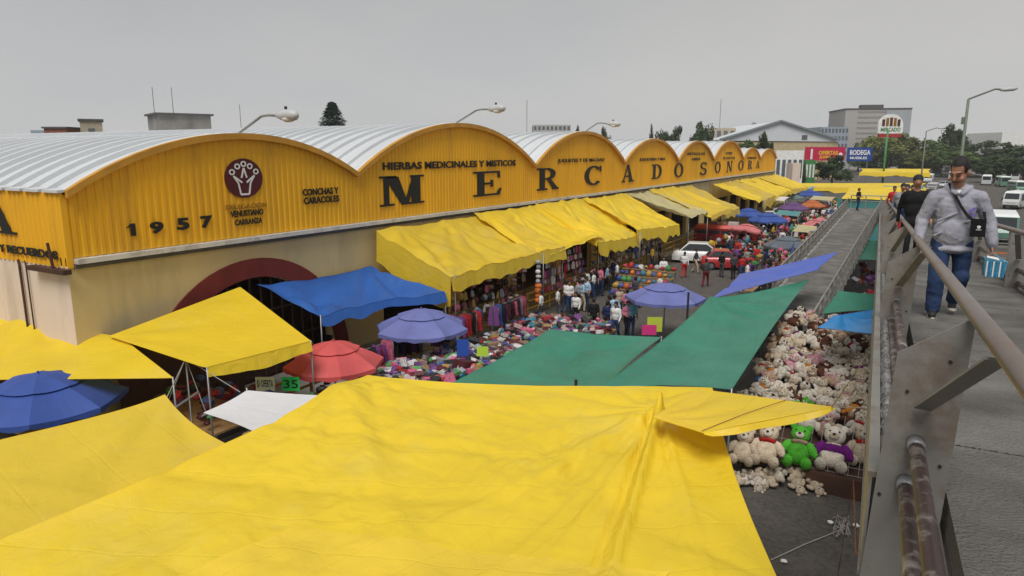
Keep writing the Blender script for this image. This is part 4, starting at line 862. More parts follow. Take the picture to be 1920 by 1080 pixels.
# ------------------------------------------------------------------ plush toys on their sloping rack
fur = lambda n, c: mat('fur ' + n, c, rough=0.95, var=0.22, scale=9, bump=1.0, bscale=38, rnd=0.14, spec=0.1)
F_cream, F_tan, F_white, F_green = fur('cream', (0.62, 0.51, 0.38)), fur('tan', (0.46, 0.32, 0.22)), fur('white', (0.70, 0.63, 0.54)), fur('green', (0.09, 0.42, 0.04))
F_brown, F_purple, F_red, F_black, F_orange, F_blue, F_pink = fur('brown', (0.12, 0.05, 0.03)), fur('purple', (0.16, 0.02, 0.19)), fur('red', (0.5, 0.03, 0.03)), fur('black', (0.02, 0.018, 0.018)), fur('orange', (0.7, 0.25, 0.03)), fur('blue', (0.03, 0.12, 0.4)), fur('pink', (0.58, 0.30, 0.34))
M_net = mat('grey display net', (0.3, 0.29, 0.27), rough=0.8)
def pball(c, r, rot=0.0, nu=12, nv=8):
    mb = MB(); mb.ball(c, r, nu, nv, M=Matrix.Rotation(rot, 3, 'Z'), jit=0.05); return mb
random.seed(5)
PARTS = {'body': pball((0, .28, .12), (.25, .28, .19)), 'head': pball((0, .68, .17), (.215, .19, .18)), 'ear': pball((0, 0, 0), (.08, .08, .045), nu=8, nv=5), 'dog_ear': pball((0, -.1, 0), (.07, .16, .04), nu=8, nv=5),
         'muzzle': pball((0, .62, .33), (.10, .075, .065), nu=9, nv=6), 'nose': pball((0, .645, .395), (.036, .028, .022), nu=7, nv=5), 'eye': pball((0, 0, 0), (.024, .024, .016), nu=6, nv=4),
         'arm': pball((0, 0, 0), (.10, .20, .10), nu=9, nv=6), 'leg': pball((0, 0, 0), (.125, .12, .19), nu=9, nv=6), 'scarf': pball((0, .49, .17), (.21, .065, .17), nu=10, nv=6), 'shirt': pball((0, .36, .12), (.268, .16, .207), nu=12, nv=7), 'patch': pball((.08, .72, .30), (.075, .075, .05), nu=7, nv=5)}
PME = {}
def pm(part, m):
    if (part, m.name) not in PME: PME[part, m.name] = mesh_from(PARTS[part], m, smooth=True)
    return PME[part, m.name]
def plush(loc, s, m, label, group, kind='bear', accent=None, shirt=None, spin=0.0, tiltx=0.0, ears=None):
    rt = bpy.data.objects.new('plush_dog' if kind == 'dog' else 'plush_bear', None); COL.objects.link(rt); tag(rt, label, 'plush toy', group)
    ny = Vector((0, 0.80, 0.60)); nz = Vector((0, -0.60, 0.80)); B = Matrix((Vector((1, 0, 0)), ny, nz)).transposed()
    rt.matrix_world = Matrix.Translation(loc) @ (B @ Matrix.Rotation(tiltx, 3, 'X') @ Matrix.Rotation(spin, 3, 'Z')).to_4x4() @ Matrix.Scale(s, 4)
    T = Matrix.Translation
    inst('body', pm('body', m), rt); hd = inst('head', pm('head', m), rt)
    em = ears or m
    for sx in (-1, 1):
        if kind == 'dog': inst('ear', pm('dog_ear', em), hd, T((sx * .22, .74, .16)) @ Matrix.Rotation(sx * .35, 4, 'Z'))
        else: inst('ear', pm('ear', em), hd, T((sx * .16, .84, .15)))
        inst('eye', pm('eye', F_black), hd, T((sx * .085, .72, .325)))
        inst('arm', pm('arm', shirt or m), rt, T((sx * .27, .36, .17)) @ Matrix.Rotation(sx * .55, 4, 'Z')); inst('leg', pm('leg', m), rt, T((sx * .19, .04, .20)) @ Matrix.Rotation(-.3, 4, 'X'))
    inst('muzzle', pm('muzzle', F_white if m is not F_white else F_cream), hd); inst('nose', pm('nose', F_black), hd)
    if kind == 'dog': inst('eye_patch', pm('patch', em), hd)
    if accent: inst('scarf', pm('scarf', accent), rt)
    if shirt: inst('shirt', pm('shirt', shirt), rt)
    return rt
pr = thing('plush_rack', (18.2, 20, 0), 'sloping wooden rack packed with plush toys beside the footbridge', 'rack')
mb = MB(); mb.hexa([(16.5, 18.0, 0.15), (19.75, 18.0, 0.15), (19.55, 24.2, 2.7), (16.9, 24.2, 2.7)], [(16.5, 17.98, 0.27), (19.75, 17.98, 0.27), (19.55, 24.18, 2.82), (16.9, 24.18, 2.82)]); O('sloping_board', mb, M_dbrown, pr)
mb = MB(); mb.box((18.3, 17.6, 0), (19.75, 17.95, 0.5)); O('front_crate', mb, M_dbrown, pr)
for x in (16.7, 19.4):
    for y, z in ((18.1, 0.15), (24, 2.6)):
        mb = MB(); mb.box((x - .04, y - .04, 0), (x + .04, y + .04, z)); O('leg', mb, M_dbrown, pr)
def slope(x, q): return Vector((x, 18.1 + 5.9 * q, 0.34 + 2.42 * q))
BIG = [(1388, 880, F_cream, None, None, 1.0, 'cream plush bear at the left end of the front row'), (1432, 882, F_cream, F_red, None, 1.15, 'large cream plush bear with red ribbon left of the green one'),
       (1492, 885, F_green, F_tan, None, 1.15, 'large bright green plush bear in the front row'), (1556, 892, F_white, None, F_purple, 1.22, 'large cream plush bear wearing a purple top in the front row'), (1614, 884, F_cream, F_red, None, 1.1, 'large cream plush bear with red ribbon by the footbridge')]
for px, py, m, acc, sh, s, lab in BIG:
    p = at(px, py, 0.38); plush(p + Vector((0, 0.1, 0.12)), s, m, lab, 'plush toys on the rack', accent=acc, shirt=sh, tiltx=0.30)
random.seed(21); F_name = {m.name: m.name[4:] for m in (F_cream, F_tan, F_white, F_green, F_brown, F_purple, F_red, F_black, F_orange, F_blue, F_pink)}
rowsq = [0.20, 0.275, 0.35, 0.42, 0.49, 0.56, 0.63, 0.70, 0.77, 0.84, 0.91, 0.975]
ROW = ['second', 'third', 'fourth', 'fifth', 'sixth', 'seventh', 'eighth', 'ninth', 'tenth', 'eleventh', 'twelfth', 'topmost']
for ri, q in enumerate(rowsq):
    s = 0.68 - 0.014 * ri; xl = 16.2 + 0.5 * q; xr = 19.74 - 0.24 * q; n = int((xr - xl) / (s * 0.44))
    for i in range(n):
        x = xl + (i + 0.5) * (xr - xl) / n + random.uniform(-.06, .06); rr = random.random(); kw = {}; m = random.choice([F_cream, F_white, F_cream, F_white, F_tan, F_pink, F_cream, F_tan, F_white]); lab = 'plush bear'
        if rr < 0.20: kw = dict(kind='dog', ears=random.choice([F_black, F_brown])); m = F_white; lab = 'plush dog with %s ears' % ('black' if kw['ears'] is F_black else 'brown')
        elif rr < 0.42: kw = dict(accent=random.choice([F_purple, F_red, F_orange, F_pink])); lab = 'plush bear with %s scarf' % F_name[kw['accent'].name]
        elif rr < 0.53: m = F_brown; lab = 'plush bear'
        elif rr < 0.565: m = F_green; lab = 'plush bear'
        elif rr < 0.62: kw = dict(shirt=random.choice([F_purple, F_orange, F_blue])); lab = 'plush bear in a %s top' % F_name[kw['shirt'].name]
        plush(slope(x, q) + Vector((0, random.uniform(-.16, .16), 0.06 + random.uniform(-.03, .18))), s * random.uniform(.9, 1.12), m, (F_name[m.name] + ' ' + lab + ', ' + ROW[ri] + ' row from the front'), 'plush toys on the rack', spin=random.uniform(-.9, .9), tiltx=random.uniform(-.35, .45), **kw)
for k in range(9):
    m = random.choice([F_cream, F_white]); plush(at(1385 + k * 17, 900 + k * 1.2, 0.10) + Vector((0, .05, 0.1)), 0.55, m, 'pale plush toy lying along the foot of the rack', 'plush toys at the rack foot', spin=random.uniform(1, 5))
nt_ = thing('display_net', (18.2, 20, 0.4), 'wide mesh net stretched over the front plush toys', 'net')
for k in range(14):
    x = 16.7 + k * 0.23; mb = MB(); mb.tube([(x, 17.72, 0.35), (x, 18.05, 1.05), (x, 18.9, 1.62)], 0.006, 4); O('cord', mb, M_net, nt_)
for k in range(5):
    q = k / 4; mb = MB(); mb.tube([(16.7, 17.72 + .33 * q, 0.35 + .7 * q), (19.7, 17.72 + .33 * q, 0.35 + .7 * q)], 0.006, 4); O('cord', mb, M_net, nt_)
# ropes and litter on the ground by the bridge
rp = thing('rope_tangle', at(1590, 985, 0.02), 'frayed pale rope lying tangled on the dark ground below the bridge', 'rope')
random.seed(3)
for k in range(7):
    pts = [at(1578 + random.uniform(-18, 18), 985 + random.uniform(-22, 22), 0.02 + 0.05 * random.random()) for _ in range(6)]; mb = MB(); mb.tube(pts, 0.009, 4); O('strand', mb, M_rope, rp)
mb = MB(); mb.tube([at(1445, 1050, 0.02), at(1510, 1020, 0.03), at(1580, 992, 0.03)], 0.012, 5); O('strand', mb, M_rope, rp)
mb = MB(); mb.tube([up(3.8, 0.06, 1.9), at(1600, 900, 3.0), at(1570, 1085, 0.1)], 0.006, 4); O('loose_cord', mb, M_rust, label='rust coloured cord hanging from the bridge edge', cat='cord')
for px, py in ((1557, 979), (1605, 985), (1470, 1052)):
    mb = MB(); mb.ball(at(px, py, 0.05), (0.07, 0.06, 0.04), 7, 5, jit=.3); O('litter_scrap', mb, M_wpaint, label='small white litter scrap on the dark ground below the bridge', cat='litter', group='litter below the bridge')
# bare poles, ropes by the left canopies
pb = thing('pole_bundle', at(345, 760, 0.0), 'leaning frame poles tied with string beside the yellow box canopy', 'poles')
b0 = at(348, 672, 2.9)
for q, z in (((300, 790), 1.4), ((360, 800), 1.4), ((385, 770), 1.6), ((450, 735), 2.65), ((310, 751), 3.15)):
    mb = MB(); mb.tube([b0, at(*q, z)], 0.010, 5); O('string', mb, M_rope, pb)
mb = MB(); mb.tube([(b0.x, b0.y, 0), b0], 0.03, 6); O('pole', mb, M_galv, pb)
mb = MB(); mb.tube([at(320, 770, 2.0), at(372, 735, 2.2)], 0.03, 6); O('cross_pole', mb, M_galv, pb)
mb = MB(); p = at(1080, 712, 3.0); mb.tube([(p.x, p.y, 0), (p.x, p.y, 3.0)], 0.035, 6); O('tarp_pole', mb, M_dark, label='dark pole end poking through between green and yellow tarpaulins', cat='pole')
mb = MB(); p = at(1291, 548, 3.1); mb.tube([(p.x, p.y, 0), (p.x, p.y, 3.1)], 0.04, 6); O('tarp_pole', mb, M_dark, label='dark upright pole in front of the street lavender umbrella', cat='pole')

# ------------------------------------------------------------------ vehicles
def car(loc, rz, col, label, L=4.3, W=1.74, H=1.42):
    m = mat('car paint %s' % label[:14], col, rough=0.3, var=0.04, coat=0.7, spec=0.5); rt = local('parked_car', loc, label, 'car', rz=rz)
    sec = [(-.50, .62, .80), (-.475, .86, .90), (-.40, .92, .97), (-.25, .95, 1), (0, .95, 1), (.17, .93, 1), (.30, .86, .99), (.42, .76, .95), (.485, .66, .86), (.5, .52, .74)]
    rows = []
    for x, zt, k in sec:
        hw = W / 2 * k; rows.append([(x * L, -hw * .96, .22), (x * L, -hw, .5), (x * L, -hw * .97, zt - .08), (x * L, -hw * .84, zt), (x * L, 0, zt + .02), (x * L, hw * .84, zt), (x * L, hw * .97, zt - .08), (x * L, hw, .5), (x * L, hw * .96, .22)])
    mb = MB(); mb.grid(rows); n = 9; mb.add(rows[0], [tuple(range(n))]); mb.add(rows[-1], [tuple(range(n - 1, -1, -1))]); O('body', mb, m, rt, smooth=True)
    z0 = .93; b = [(-.40 * L, -W * .43), (.20 * L, -W * .43), (.20 * L, W * .43), (-.40 * L, W * .43)]; t = [(-.27 * L, -W * .34), (.03 * L, -W * .34), (.03 * L, W * .34), (-.27 * L, W * .34)]
    mb = MB(); mb.hexa([(x, y, z0 - .05) for x, y in b], [(x, y, H) for x, y in t]); mb.hexa([(x * 1.0, y, H + .002) for x, y in t], [(x * .93 - .01, y * .9, H + .045) for x, y in t]); O('cabin', mb, m, rt)
    def pane(nm, i, j, ins=.12):
        P = [Vector((*b[i], z0)), Vector((*b[j], z0)), Vector((*t[j], H)), Vector((*t[i], H))]; c = sum(P, Vector()) / 4
        nrm = (P[1] - P[0]).cross(P[3] - P[0]).normalized()
        if nrm.dot(c - Vector((0, 0, 1.1))) < 0: nrm = -nrm
        mb = MB(); mb.prism([p + (c - p) * ins + nrm * .006 for p in P], nrm * .01); O(nm, mb, M_glass, rt)
    pane('windscreen', 1, 2); pane('rear_window', 3, 0); pane('side_window', 0, 1, .14); pane('side_window', 2, 3, .14)
    for sx in (-.31, .31):
        for sy in (-1, 1):
            mb = MB(); mb.tube([(sx * L, sy * (W / 2 - .17), .31), (sx * L, sy * (W / 2 + .012), .31)], .31, 14); wh = O('wheel', mb, M_tyre, rt)
            mb = MB(); mb.tube([(sx * L, sy * (W / 2 + .005), .31), (sx * L, sy * (W / 2 + .022), .31)], .18, 10); O('rim', mb, M_rim, wh)
    for sy in (-1, 1):
        mb = MB(); mb.box((.455 * L, sy * W * .33 - .16, .56), (.49 * L, sy * W * .33 + .16, .68)); O('headlight', mb, M_wpaint, rt)
        mb = MB(); mb.box((-.49 * L, sy * W * .34 - .14, .62), (-.47 * L, sy * W * .34 + .14, .78)); O('tail_light', mb, PM[0], rt)
    for x in (-.505, .49):
        mb = MB(); mb.box((x * L, -W * .44, .3), (x * L + .06, W * .44, .46)); O('bumper', mb, M_tyre, rt)
    return rt
def van(loc, rz, col, roofc, label, L=5.6, W=2.1, H=2.6, name='minibus', cat='minibus'):
    m = mat('van paint %s' % label[:18], col, rough=0.35, var=0.06, coat=0.4); mr = mat('van roof %s' % label[:18], roofc, rough=0.45, var=0.06); rt = local(name, loc, label, cat, rz=rz)
    prof = [(-L / 2, .4), (L / 2, .4), (L / 2, 1.1), (L / 2 - .25, 1.45), (L / 2 - .55, H - .25), (-L / 2 + .05, H - .25), (-L / 2, 1.2)]
    mb = MB(); mb.prism([(x, -W / 2, z) for x, z in prof], (0, W, 0)); O('body', mb, m, rt)
    mb = MB(); mb.hexa([(-L / 2 + .06, -W / 2 + .01, H - .249), (L / 2 - .56, -W / 2 + .01, H - .249), (L / 2 - .56, W / 2 - .01, H - .249), (-L / 2 + .06, W / 2 - .01, H - .249)], [(-L / 2 + .2, -W / 2 + .2, H), (L / 2 - .8, -W / 2 + .2, H), (L / 2 - .8, W / 2 - .2, H), (-L / 2 + .2, W / 2 - .2, H)]); O('roof', mb, mr, rt)
    nw = 4
    for sy in (-1, 1):
        for k in range(nw):
            x0 = -L / 2 + .25 + k * (L - 1.2) / nw; x1 = x0 + (L - 1.2) / nw - .12; y = sy * (W / 2 + .004); mb = MB(); mb.box((x0, min(y, y + sy * .012), 1.25), (x1, max(y, y + sy * .012), H - .42)); O('side_window', mb, M_glass, rt)
    mb = MB(); a, b_ = Vector((L / 2 - .245, 0, 1.5)), Vector((L / 2 - .545, 0, H - .32)); nn = Vector((.9, 0, .4)); mb.prism([a + Vector((0, -W * .43, 0)) + nn * .02, a + Vector((0, W * .43, 0)) + nn * .02, b_ + Vector((0, W * .41, 0)) + nn * .02, b_ + Vector((0, -W * .41, 0)) + nn * .02], nn * .012); O('windscreen', mb, M_glass, rt)
    mb = MB(); mb.box((-L / 2 - .016, -W * .4, 1.35), (-L / 2 - .003, W * .4, H - .4)); O('rear_window', mb, M_glass, rt)
    for sx in (-.3, .33):
        for sy in (-1, 1):
            mb = MB(); mb.tube([(sx * L, sy * (W / 2 - .2), .38), (sx * L, sy * (W / 2 + .01), .38)], .38, 12); wh = O('wheel', mb, M_tyre, rt); mb = MB(); mb.tube([(sx * L, sy * (W / 2 + .004), .38), (sx * L, sy * (W / 2 + .02), .38)], .2, 9); O('rim', mb, M_rim, wh)
    for sy in (-1, 1):
        mb = MB(); mb.box((L / 2 + .002, sy * W * .36 - .15, .72), (L / 2 + .03, sy * W * .36 + .15, .92)); O('headlight', mb, M_wpaint, rt)
    mb = MB(); mb.box((L / 2 + .001, -W * .47, .42), (L / 2 + .07, W * .47, .62)); O('bumper', mb, M_tyre, rt)
    return rt
car(at(1322, 492, 0), R(14), (0.72, 0.72, 0.72), 'white car parked across the street behind the red one', L=5.0, H=1.5)
car(at(1362, 504, 0), R(18), (0.42, 0.02, 0.03), 'red car parked in front of the white one among shoppers', L=3.7, H=1.36)
van(at(1360, 463, 0), R(8), (0.28, 0.015, 0.015), (0.5, 0.06, 0.05), 'dark red van with pale boxes on its roof under the awnings', L=5.4, W=1.9, H=1.95, name='delivery_van', cat='van')
for k, (px, s) in enumerate(((1342, .55), (1352, .45), (1372, .6))):
    p = at(px, 411, 2.0); o = inst('roof_parcel', PRO['box', 10 if k < 2 else 2], label=('brown parcel on the dark red van, left of its pair', 'brown parcel on the dark red van, right of its pair', 'flat white parcel on the dark red van')[k], cat='parcel'); o.location = (at(1360, 463, 0).x - 1.2 + k * 0.9, at(1360, 463, 0).y, 2.1); o.scale = (s * 1.4, s * 1.4, s)
car(at(1462, 412, 0), R(40), (0.72, 0.72, 0.74), 'white car far down the street behind the blue umbrellas'); car(at(1440, 418, 0), R(100), (0.6, 0.6, 0.6), 'silver car far down the street beside the awning fronts')
van(at(1876, 452, 0), R(-94), (0.10, 0.22, 0.18), (0.72, 0.74, 0.74), 'green minibus with white roof right of the walking man', L=6.8, W=2.3, H=2.75)
TR = [(1742, 345), (1757, 330), (1770, 352), (1786, 336), (1752, 362), (1848, 345), (1862, 332), (1880, 350), (1836, 330), (1900, 338), (1780, 322), (1868, 318), (1812, 325), (1745, 320), (1905, 360), (1890, 375), (1908, 390), (1840, 318), (1855, 312), (1892, 322), (1760, 312), (1775, 308), (1828, 312), (1912, 315)]
ORD = ['first', 'second', 'third', 'fourth', 'fifth', 'sixth', 'seventh', 'eighth', 'ninth', 'tenth', 'eleventh', 'twelfth', 'thirteenth', 'fourteenth', 'fifteenth']
PV = [van((0, 0, 0), 0, (0.55, 0.57, 0.57), (0.74, 0.75, 0.75), 'pale microbus'), van((0, 0, 0), 0, (0.10, 0.24, 0.16), (0.7, 0.7, 0.68), 'green microbus'), van((0, 0, 0), 0, (0.22, 0.22, 0.23), (0.4, 0.4, 0.4), 'dark grey microbus', L=5, W=1.9, H=2.0), car((0, 0, 0), 0, (0.55, 0.56, 0.58), 'silver car'), car((0, 0, 0), 0, (0.3, 0.03, 0.03), 'maroon car')]; usedv = set()
for i, (px, py) in enumerate(TR):
    k = (0, 1, 3, 0, 2, 0, 4, 1, 3, 0, 2, 0, 3)[i % 13]; o = PV[k] if k not in usedv else copy_tree(PV[k]); usedv.add(k)
    p = at(px + random.uniform(-5, 5), py + random.uniform(-3, 3), 0); o.location = p; o.rotation_euler = (0, 0, R(90 if i % 2 else -90) + random.uniform(-.35, .35)); o['label'] = ('pale microbus', 'green microbus', 'dark grey microbus', 'silver car', 'maroon car')[k] + (' in the avenue traffic left of the walking man' if px < 1800 else ' in the avenue traffic right of the walking man'); o['group'] = 'traffic on the avenue'
# benches, barriers beside the walkway on the avenue side
for i, (px, py, w_) in enumerate(((1895, 470, 3.2), (1905, 500, 3.0), (1900, 540, 3.4))):
    p = at(px, py, 0); rt = local('street_barrier', p, ['pale street barrier farthest behind the walking man', 'pale street barrier, middle of three beside the walkway', 'pale street barrier closest beside the walkway'][i], 'barrier', rz=R(8))
    for h in (.95, .6, .3):
        mb = MB(); mb.bar((-w_ / 2, 0, h), (w_ / 2, 0, h), .05, .10); O('rail', mb, M_steel2 if h != .95 else PM[8] if i == 1 else M_steel2, rt)
    for x in (-w_ / 2, 0, w_ / 2):
        mb = MB(); mb.bar((x, .06, 0), (x, .06, 1.0), .06, .06, up=(0, 1, 0)); O('post', mb, M_steel2, rt)

# ------------------------------------------------------------------ street lamps
def roof_lamp(base, elbow, tip, label):
    rt = thing('roof_lamp', base, label, 'lamp', 'lamps on the hall roof'); b, e, t = Vector(base), Vector(elbow), Vector(tip)
    mb = MB(); mb.tube([b - Vector((0, 0, .5)), b, e, e + (t - e) * .45 + Vector((0, 0, .03)), t], .045, 7); O('arm', mb, M_steel2, rt, smooth=True)
    d = (t - e).normalized(); mb = MB(); mb.tube([t - d * .1, t + d * .12, t + d * .45, t + d * .85, t + d * .98], .1, 10, radii=[.06, .14, .21, .17, .05]); O('lamp_head', mb, M_lamph, rt, smooth=True)
    mb = MB(); mb.ball(t + d * .5 - Vector((0, 0, .11)), (.26, .2, .12), 9, 6); O('lens', mb, M_wpaint, rt, smooth=True)
    mb = MB(); mb.tube([t + d * .4 + Vector((0, 0, .2)), t + d * .4 + Vector((0, 0, .30))], .05, 6); O('photocell', mb, M_dark, rt)
for (a, e, h, X, lab) in (((445, 252), (490, 218), (522, 217), -1.0, 'curved roof lamp above the first vault near the emblem'), ((856, 230), (893, 207), (918, 205), -1.0, 'curved roof lamp above the second vault'), ((1100, 245), (1120, 231), (1140, 232), -1.0, 'curved roof lamp above the third vault')):
    A_ = at_x(*a, X); F0 = float((np.array(A_) - CAM) @ _fw); roof_lamp(A_, at_f(*e, F0 - .4), at_f(*h, F0 - .9), lab)
def street_lamp(px, ytop, F, arm_px, arm_py, label, pm_=None, r=.09):
    top = at_f(px, ytop, F); tip = at_f(arm_px, arm_py, F - 0.5); rt = thing('street_lamp', (top.x, top.y, 0), label, 'street lamp', 'street lamps'); mb = MB(); mb.tube([(top.x, top.y, 0), (top.x, top.y, top.z * .5), top], r, 9, radii=[r * 1.25, r, r * .7]); O('pole', mb, pm_ or M_lampg, rt, smooth=True)
    mid = top + (tip - top) * .55 + Vector((0, 0, .12)); hl = (tip - top).length; mb = MB(); mb.tube([top - Vector((0, 0, .2)), top, mid, top + (tip - top) * .7], r * .5, 7); O('arm', mb, pm_ or M_lampg, rt, smooth=True)
    d = (tip - top).normalized(); d.z *= .3; d.normalize(); q = top + (tip - top) * .66 ; mb = MB(); mb.tube([q, q + d * hl * .1, q + d * hl * .28, q + d * hl * .36], .1, 9, radii=[.05, .1, .11, .04]); O('lamp_head', mb, M_lamph, rt, smooth=True)
    mb = MB(); bxp = top - Vector((0, 0, (top.z) * .08)); mb.box((bxp.x - .2, bxp.y - .12, bxp.z - .35), (bxp.x - .05, bxp.y + .12, bxp.z)); O('control_box', mb, M_lampg, rt)
street_lamp(1816, 186, 36, 1906, 160, 'tall grey green street lamp rising behind the walking man')
street_lamp(1737, 246, 95, 1771, 238, 'thin distant street lamp left of the tall one', r=.1)
sp_b = at_f(1664, 250, 140); rt = thing('sign_pole', (sp_b.x, sp_b.y, 0), 'tall green pole carrying a white arched sign', 'sign')
mb = MB(); mb.tube([(sp_b.x, sp_b.y, 0), (sp_b.x, sp_b.y, sp_b.z + .5)], .2, 8); O('pole', mb, M_gpole, rt, smooth=True)
ex = Vector((_rt[0], _rt[1], 0)); nb = Vector((-_fw[0], -_fw[1], 0)); kk = 140 / 1325
c0 = at_f(1669, 250, 140); wd = 46 * kk / 2; ht = 35 * kk
arc = lambda s, o=0.0: [c0 + ex * (-wd * s), c0 + ex * (wd * s)] + [c0 + ex * (wd * s * math.cos(a)) + Vector((0, 0, ht * .42 + (ht * .58) * s * math.sin(a))) for a in np.linspace(0, PI, 14)]
mb = MB(); mb.prism(arc(1.0), nb * -.5); O('sign_face', mb, M_wpaint, rt)
for k in range(5):
    mb = MB(); u = -.62 + k * .31; hgt = ht * (.42 + .40 * math.sqrt(max(0, 1 - (u * 1.05) ** 2))); mb.prism([c0 + ex * (wd * (u - .11)) + Vector((0, 0, ht * .38)) + nb * .02, c0 + ex * (wd * (u + .11)) + Vector((0, 0, ht * .38)) + nb * .02, c0 + ex * (wd * (u + .11)) + Vector((0, 0, hgt)) + nb * .02, c0 + ex * (wd * (u - .11)) + Vector((0, 0, hgt)) + nb * .02], nb * .05); O('sign_arch_bar', mb, M_gold if k % 2 else M_dbrown, rt)
text_on('lettering', 'MERCADO', c0 - ex * wd * .8 + Vector((0, 0, ht * .1)) + nb * .02, ex * wd * 1.6, (0, 0, ht * .2), nb, rt, M_gpole, 0.02, 0.03)
mb = MB(); mb.prism([c0 - ex * wd * .9 - Vector((0, 0, .75)), c0 + ex * wd * .9 - Vector((0, 0, .75)), c0 + ex * wd * .9 - Vector((0, 0, .1)), c0 - ex * wd * .9 - Vector((0, 0, .1))], nb * -.4); O('red_strip', mb, PM[0], rt)

# ------------------------------------------------------------------ far buildings
def block(name, label, px0, px1, ytop, F, depth, m, rz=0.0, cat='building', nx=0, nz=0, z0=0.0, ledge=None, glass=None, wfrac=.6, hfrac=.55, zlow=3.0):
    c = at_f((px0 + px1) / 2, ytop, F); W_ = (px1 - px0) / 1325 * F; H_ = c.z; rt = local(name, (c.x, c.y, 0), label, cat, rz=YAW + rz)
    mb = MB(); mb.box((-W_ / 2, 0, z0), (W_ / 2, depth, H_)); O('wall', mb, m, rt)
    if ledge: mb = MB(); mb.box((-W_ / 2 - .25, -.25, H_ + .002), (W_ / 2 + .25, depth + .25, H_ + ledge)); O('parapet', mb, M_dconc, rt)
    for i in range(nx):
        for j in range(nz):
            cw = W_ / nx; ch = (H_ - zlow) / nz; x = -W_ / 2 + cw * (i + .5); z = zlow + ch * (j + .5); mb = MB(); mb.box((x - cw * wfrac / 2, -.06, z - ch * hfrac / 2), (x + cw * wfrac / 2, -.003, z + ch * hfrac / 2)); O('window', mb, glass or M_fglass, rt)
    return rt, W_, H_
t_, W_, H_ = block('concrete_tank_house', 'grey stained concrete rooftop block rising behind the first vault', 300, 392, 216, 70, 4.6, M_conc, rz=R(38), ledge=.18)
M_pale = mat('pale render', (0.45, 0.44, 0.42), rough=.9, var=.12, scale=.3, dirt_or_sheen=(.25, .24, .22), damt=.5, dscale=.3); M_buff = mat('buff render', (0.42, 0.36, 0.27), rough=.9, var=.15); M_blueg = mat('blue grey render', (0.3, 0.36, 0.42), rough=.9)
block('rooftop_house', 'low red brick rooftop house on the left skyline', 82, 124, 241, 120, 6, M_brick, nx=2, nz=1, zlow=9, ledge=.3)
block('rooftop_house', 'blue grey rooftop house left of the red brick one', 57, 82, 244, 122, 6, M_blueg, nx=2, nz=1, zlow=9)
block('rooftop_house', 'buff cube rooftop house right of the red brick one', 152, 188, 227, 120, 5, M_buff, rz=R(30), ledge=.35, nx=1, nz=1, zlow=10, wfrac=.3, hfrac=.3)
block('rooftop_house', 'long low dark roof between the brick and buff houses', 124, 196, 249, 128, 5, M_dconc); block('rooftop_house', 'long low pale roof left of the grey concrete block', 190, 262, 248, 135, 8, M_pale)
block('rooftop_house', 'low dark roof at the far left of the skyline', 0, 60, 255, 130, 8, M_dconc)
block('rooftop_house', 'small brown rooftop hut right of the grey concrete block', 408, 432, 244, 130, 5, M_brick, nx=1, nz=1, zlow=10)
block('rooftop_house', 'small pale rooftop hut beside the first roof lamp', 432, 470, 247, 140, 5, M_pale, nx=2, nz=1, zlow=10)
block('apartment_block', 'pale distant apartment block behind the second vault', 1000, 1070, 234, 300, 20, M_pale, nx=9, nz=2, zlow=14)
block('apartment_block', 'grey distant block with rows of windows left of the tall one', 1540, 1592, 238, 330, 18, M_blueg, nx=8, nz=4, zlow=6)
t_, W_, H_ = block('office_tower', 'tall grey office block on the right skyline', 1590, 1705, 205, 340, 26, mat('office concrete', (0.40, 0.385, 0.37), rough=.9, var=.08), rz=R(-8), nx=1, nz=9, zlow=6, wfrac=.62, hfrac=.38, glass=mat('office strip', (0.27, 0.25, 0.24), rough=.6), ledge=.6)
mb = MB(); mb.box((W_ * .12, -.4, 5), (W_ * .5, -.1, H_ - .5)); O('glazed_side', mb, mat('office pale glass', (0.36, 0.385, 0.41), rough=.3), t_)
mb = MB(); mb.box((-W_ * .22, 4, H_ + .7), (W_ * .12, 8, H_ + 2.4)); O('roof_plant', mb, M_dconc, t_)
block('low_hall', 'wide white building at the right edge of the skyline', 1880, 1990, 248, 260, 20, M_wpaint)
# gabled warehouse
F = 215; k = F / 1325; base = at_f(1460, 275, F); rt = local('warehouse', (base.x, base.y, 0), 'white gabled warehouse with tan lower wall behind the hall end', 'warehouse', rz=YAW)
z = lambda y: CAM[2] + (HOR - y) * k
xx = lambda x: (x - 1460) * k
mb = MB(); mb.prism([(xx(1352), 0, z(264)), (xx(1566), 0, z(266)), (xx(1566), 0, z(263)), (xx(1460), 0, z(229)), (xx(1352), 0, z(262))], (0, 40, 0)); O('gable', mb, mat('warehouse sheet', (0.60, 0.63, 0.66), rough=.5, var=.05), rt)
mb = MB(); mb.box((xx(1352), .3, 0), (xx(1572), 40, z(266) - .01)); O('lower_wall', mb, mat('warehouse tan', (0.50, 0.40, 0.24), rough=.8), rt)
for s in (-1, 1):
    mb = MB(); mb.bar((xx(1460), -.3, z(228)), (xx(1460 + s * 111), -.3, z(262)), 1.0, .5); O('roof_edge', mb, mat('roof edge grey', (.22, .25, .26)), rt)
mb = MB(); mb.box((xx(1502), -.15, z(262)), (xx(1512), -.01, z(254))); O('vent_window', mb, M_fglass, rt)
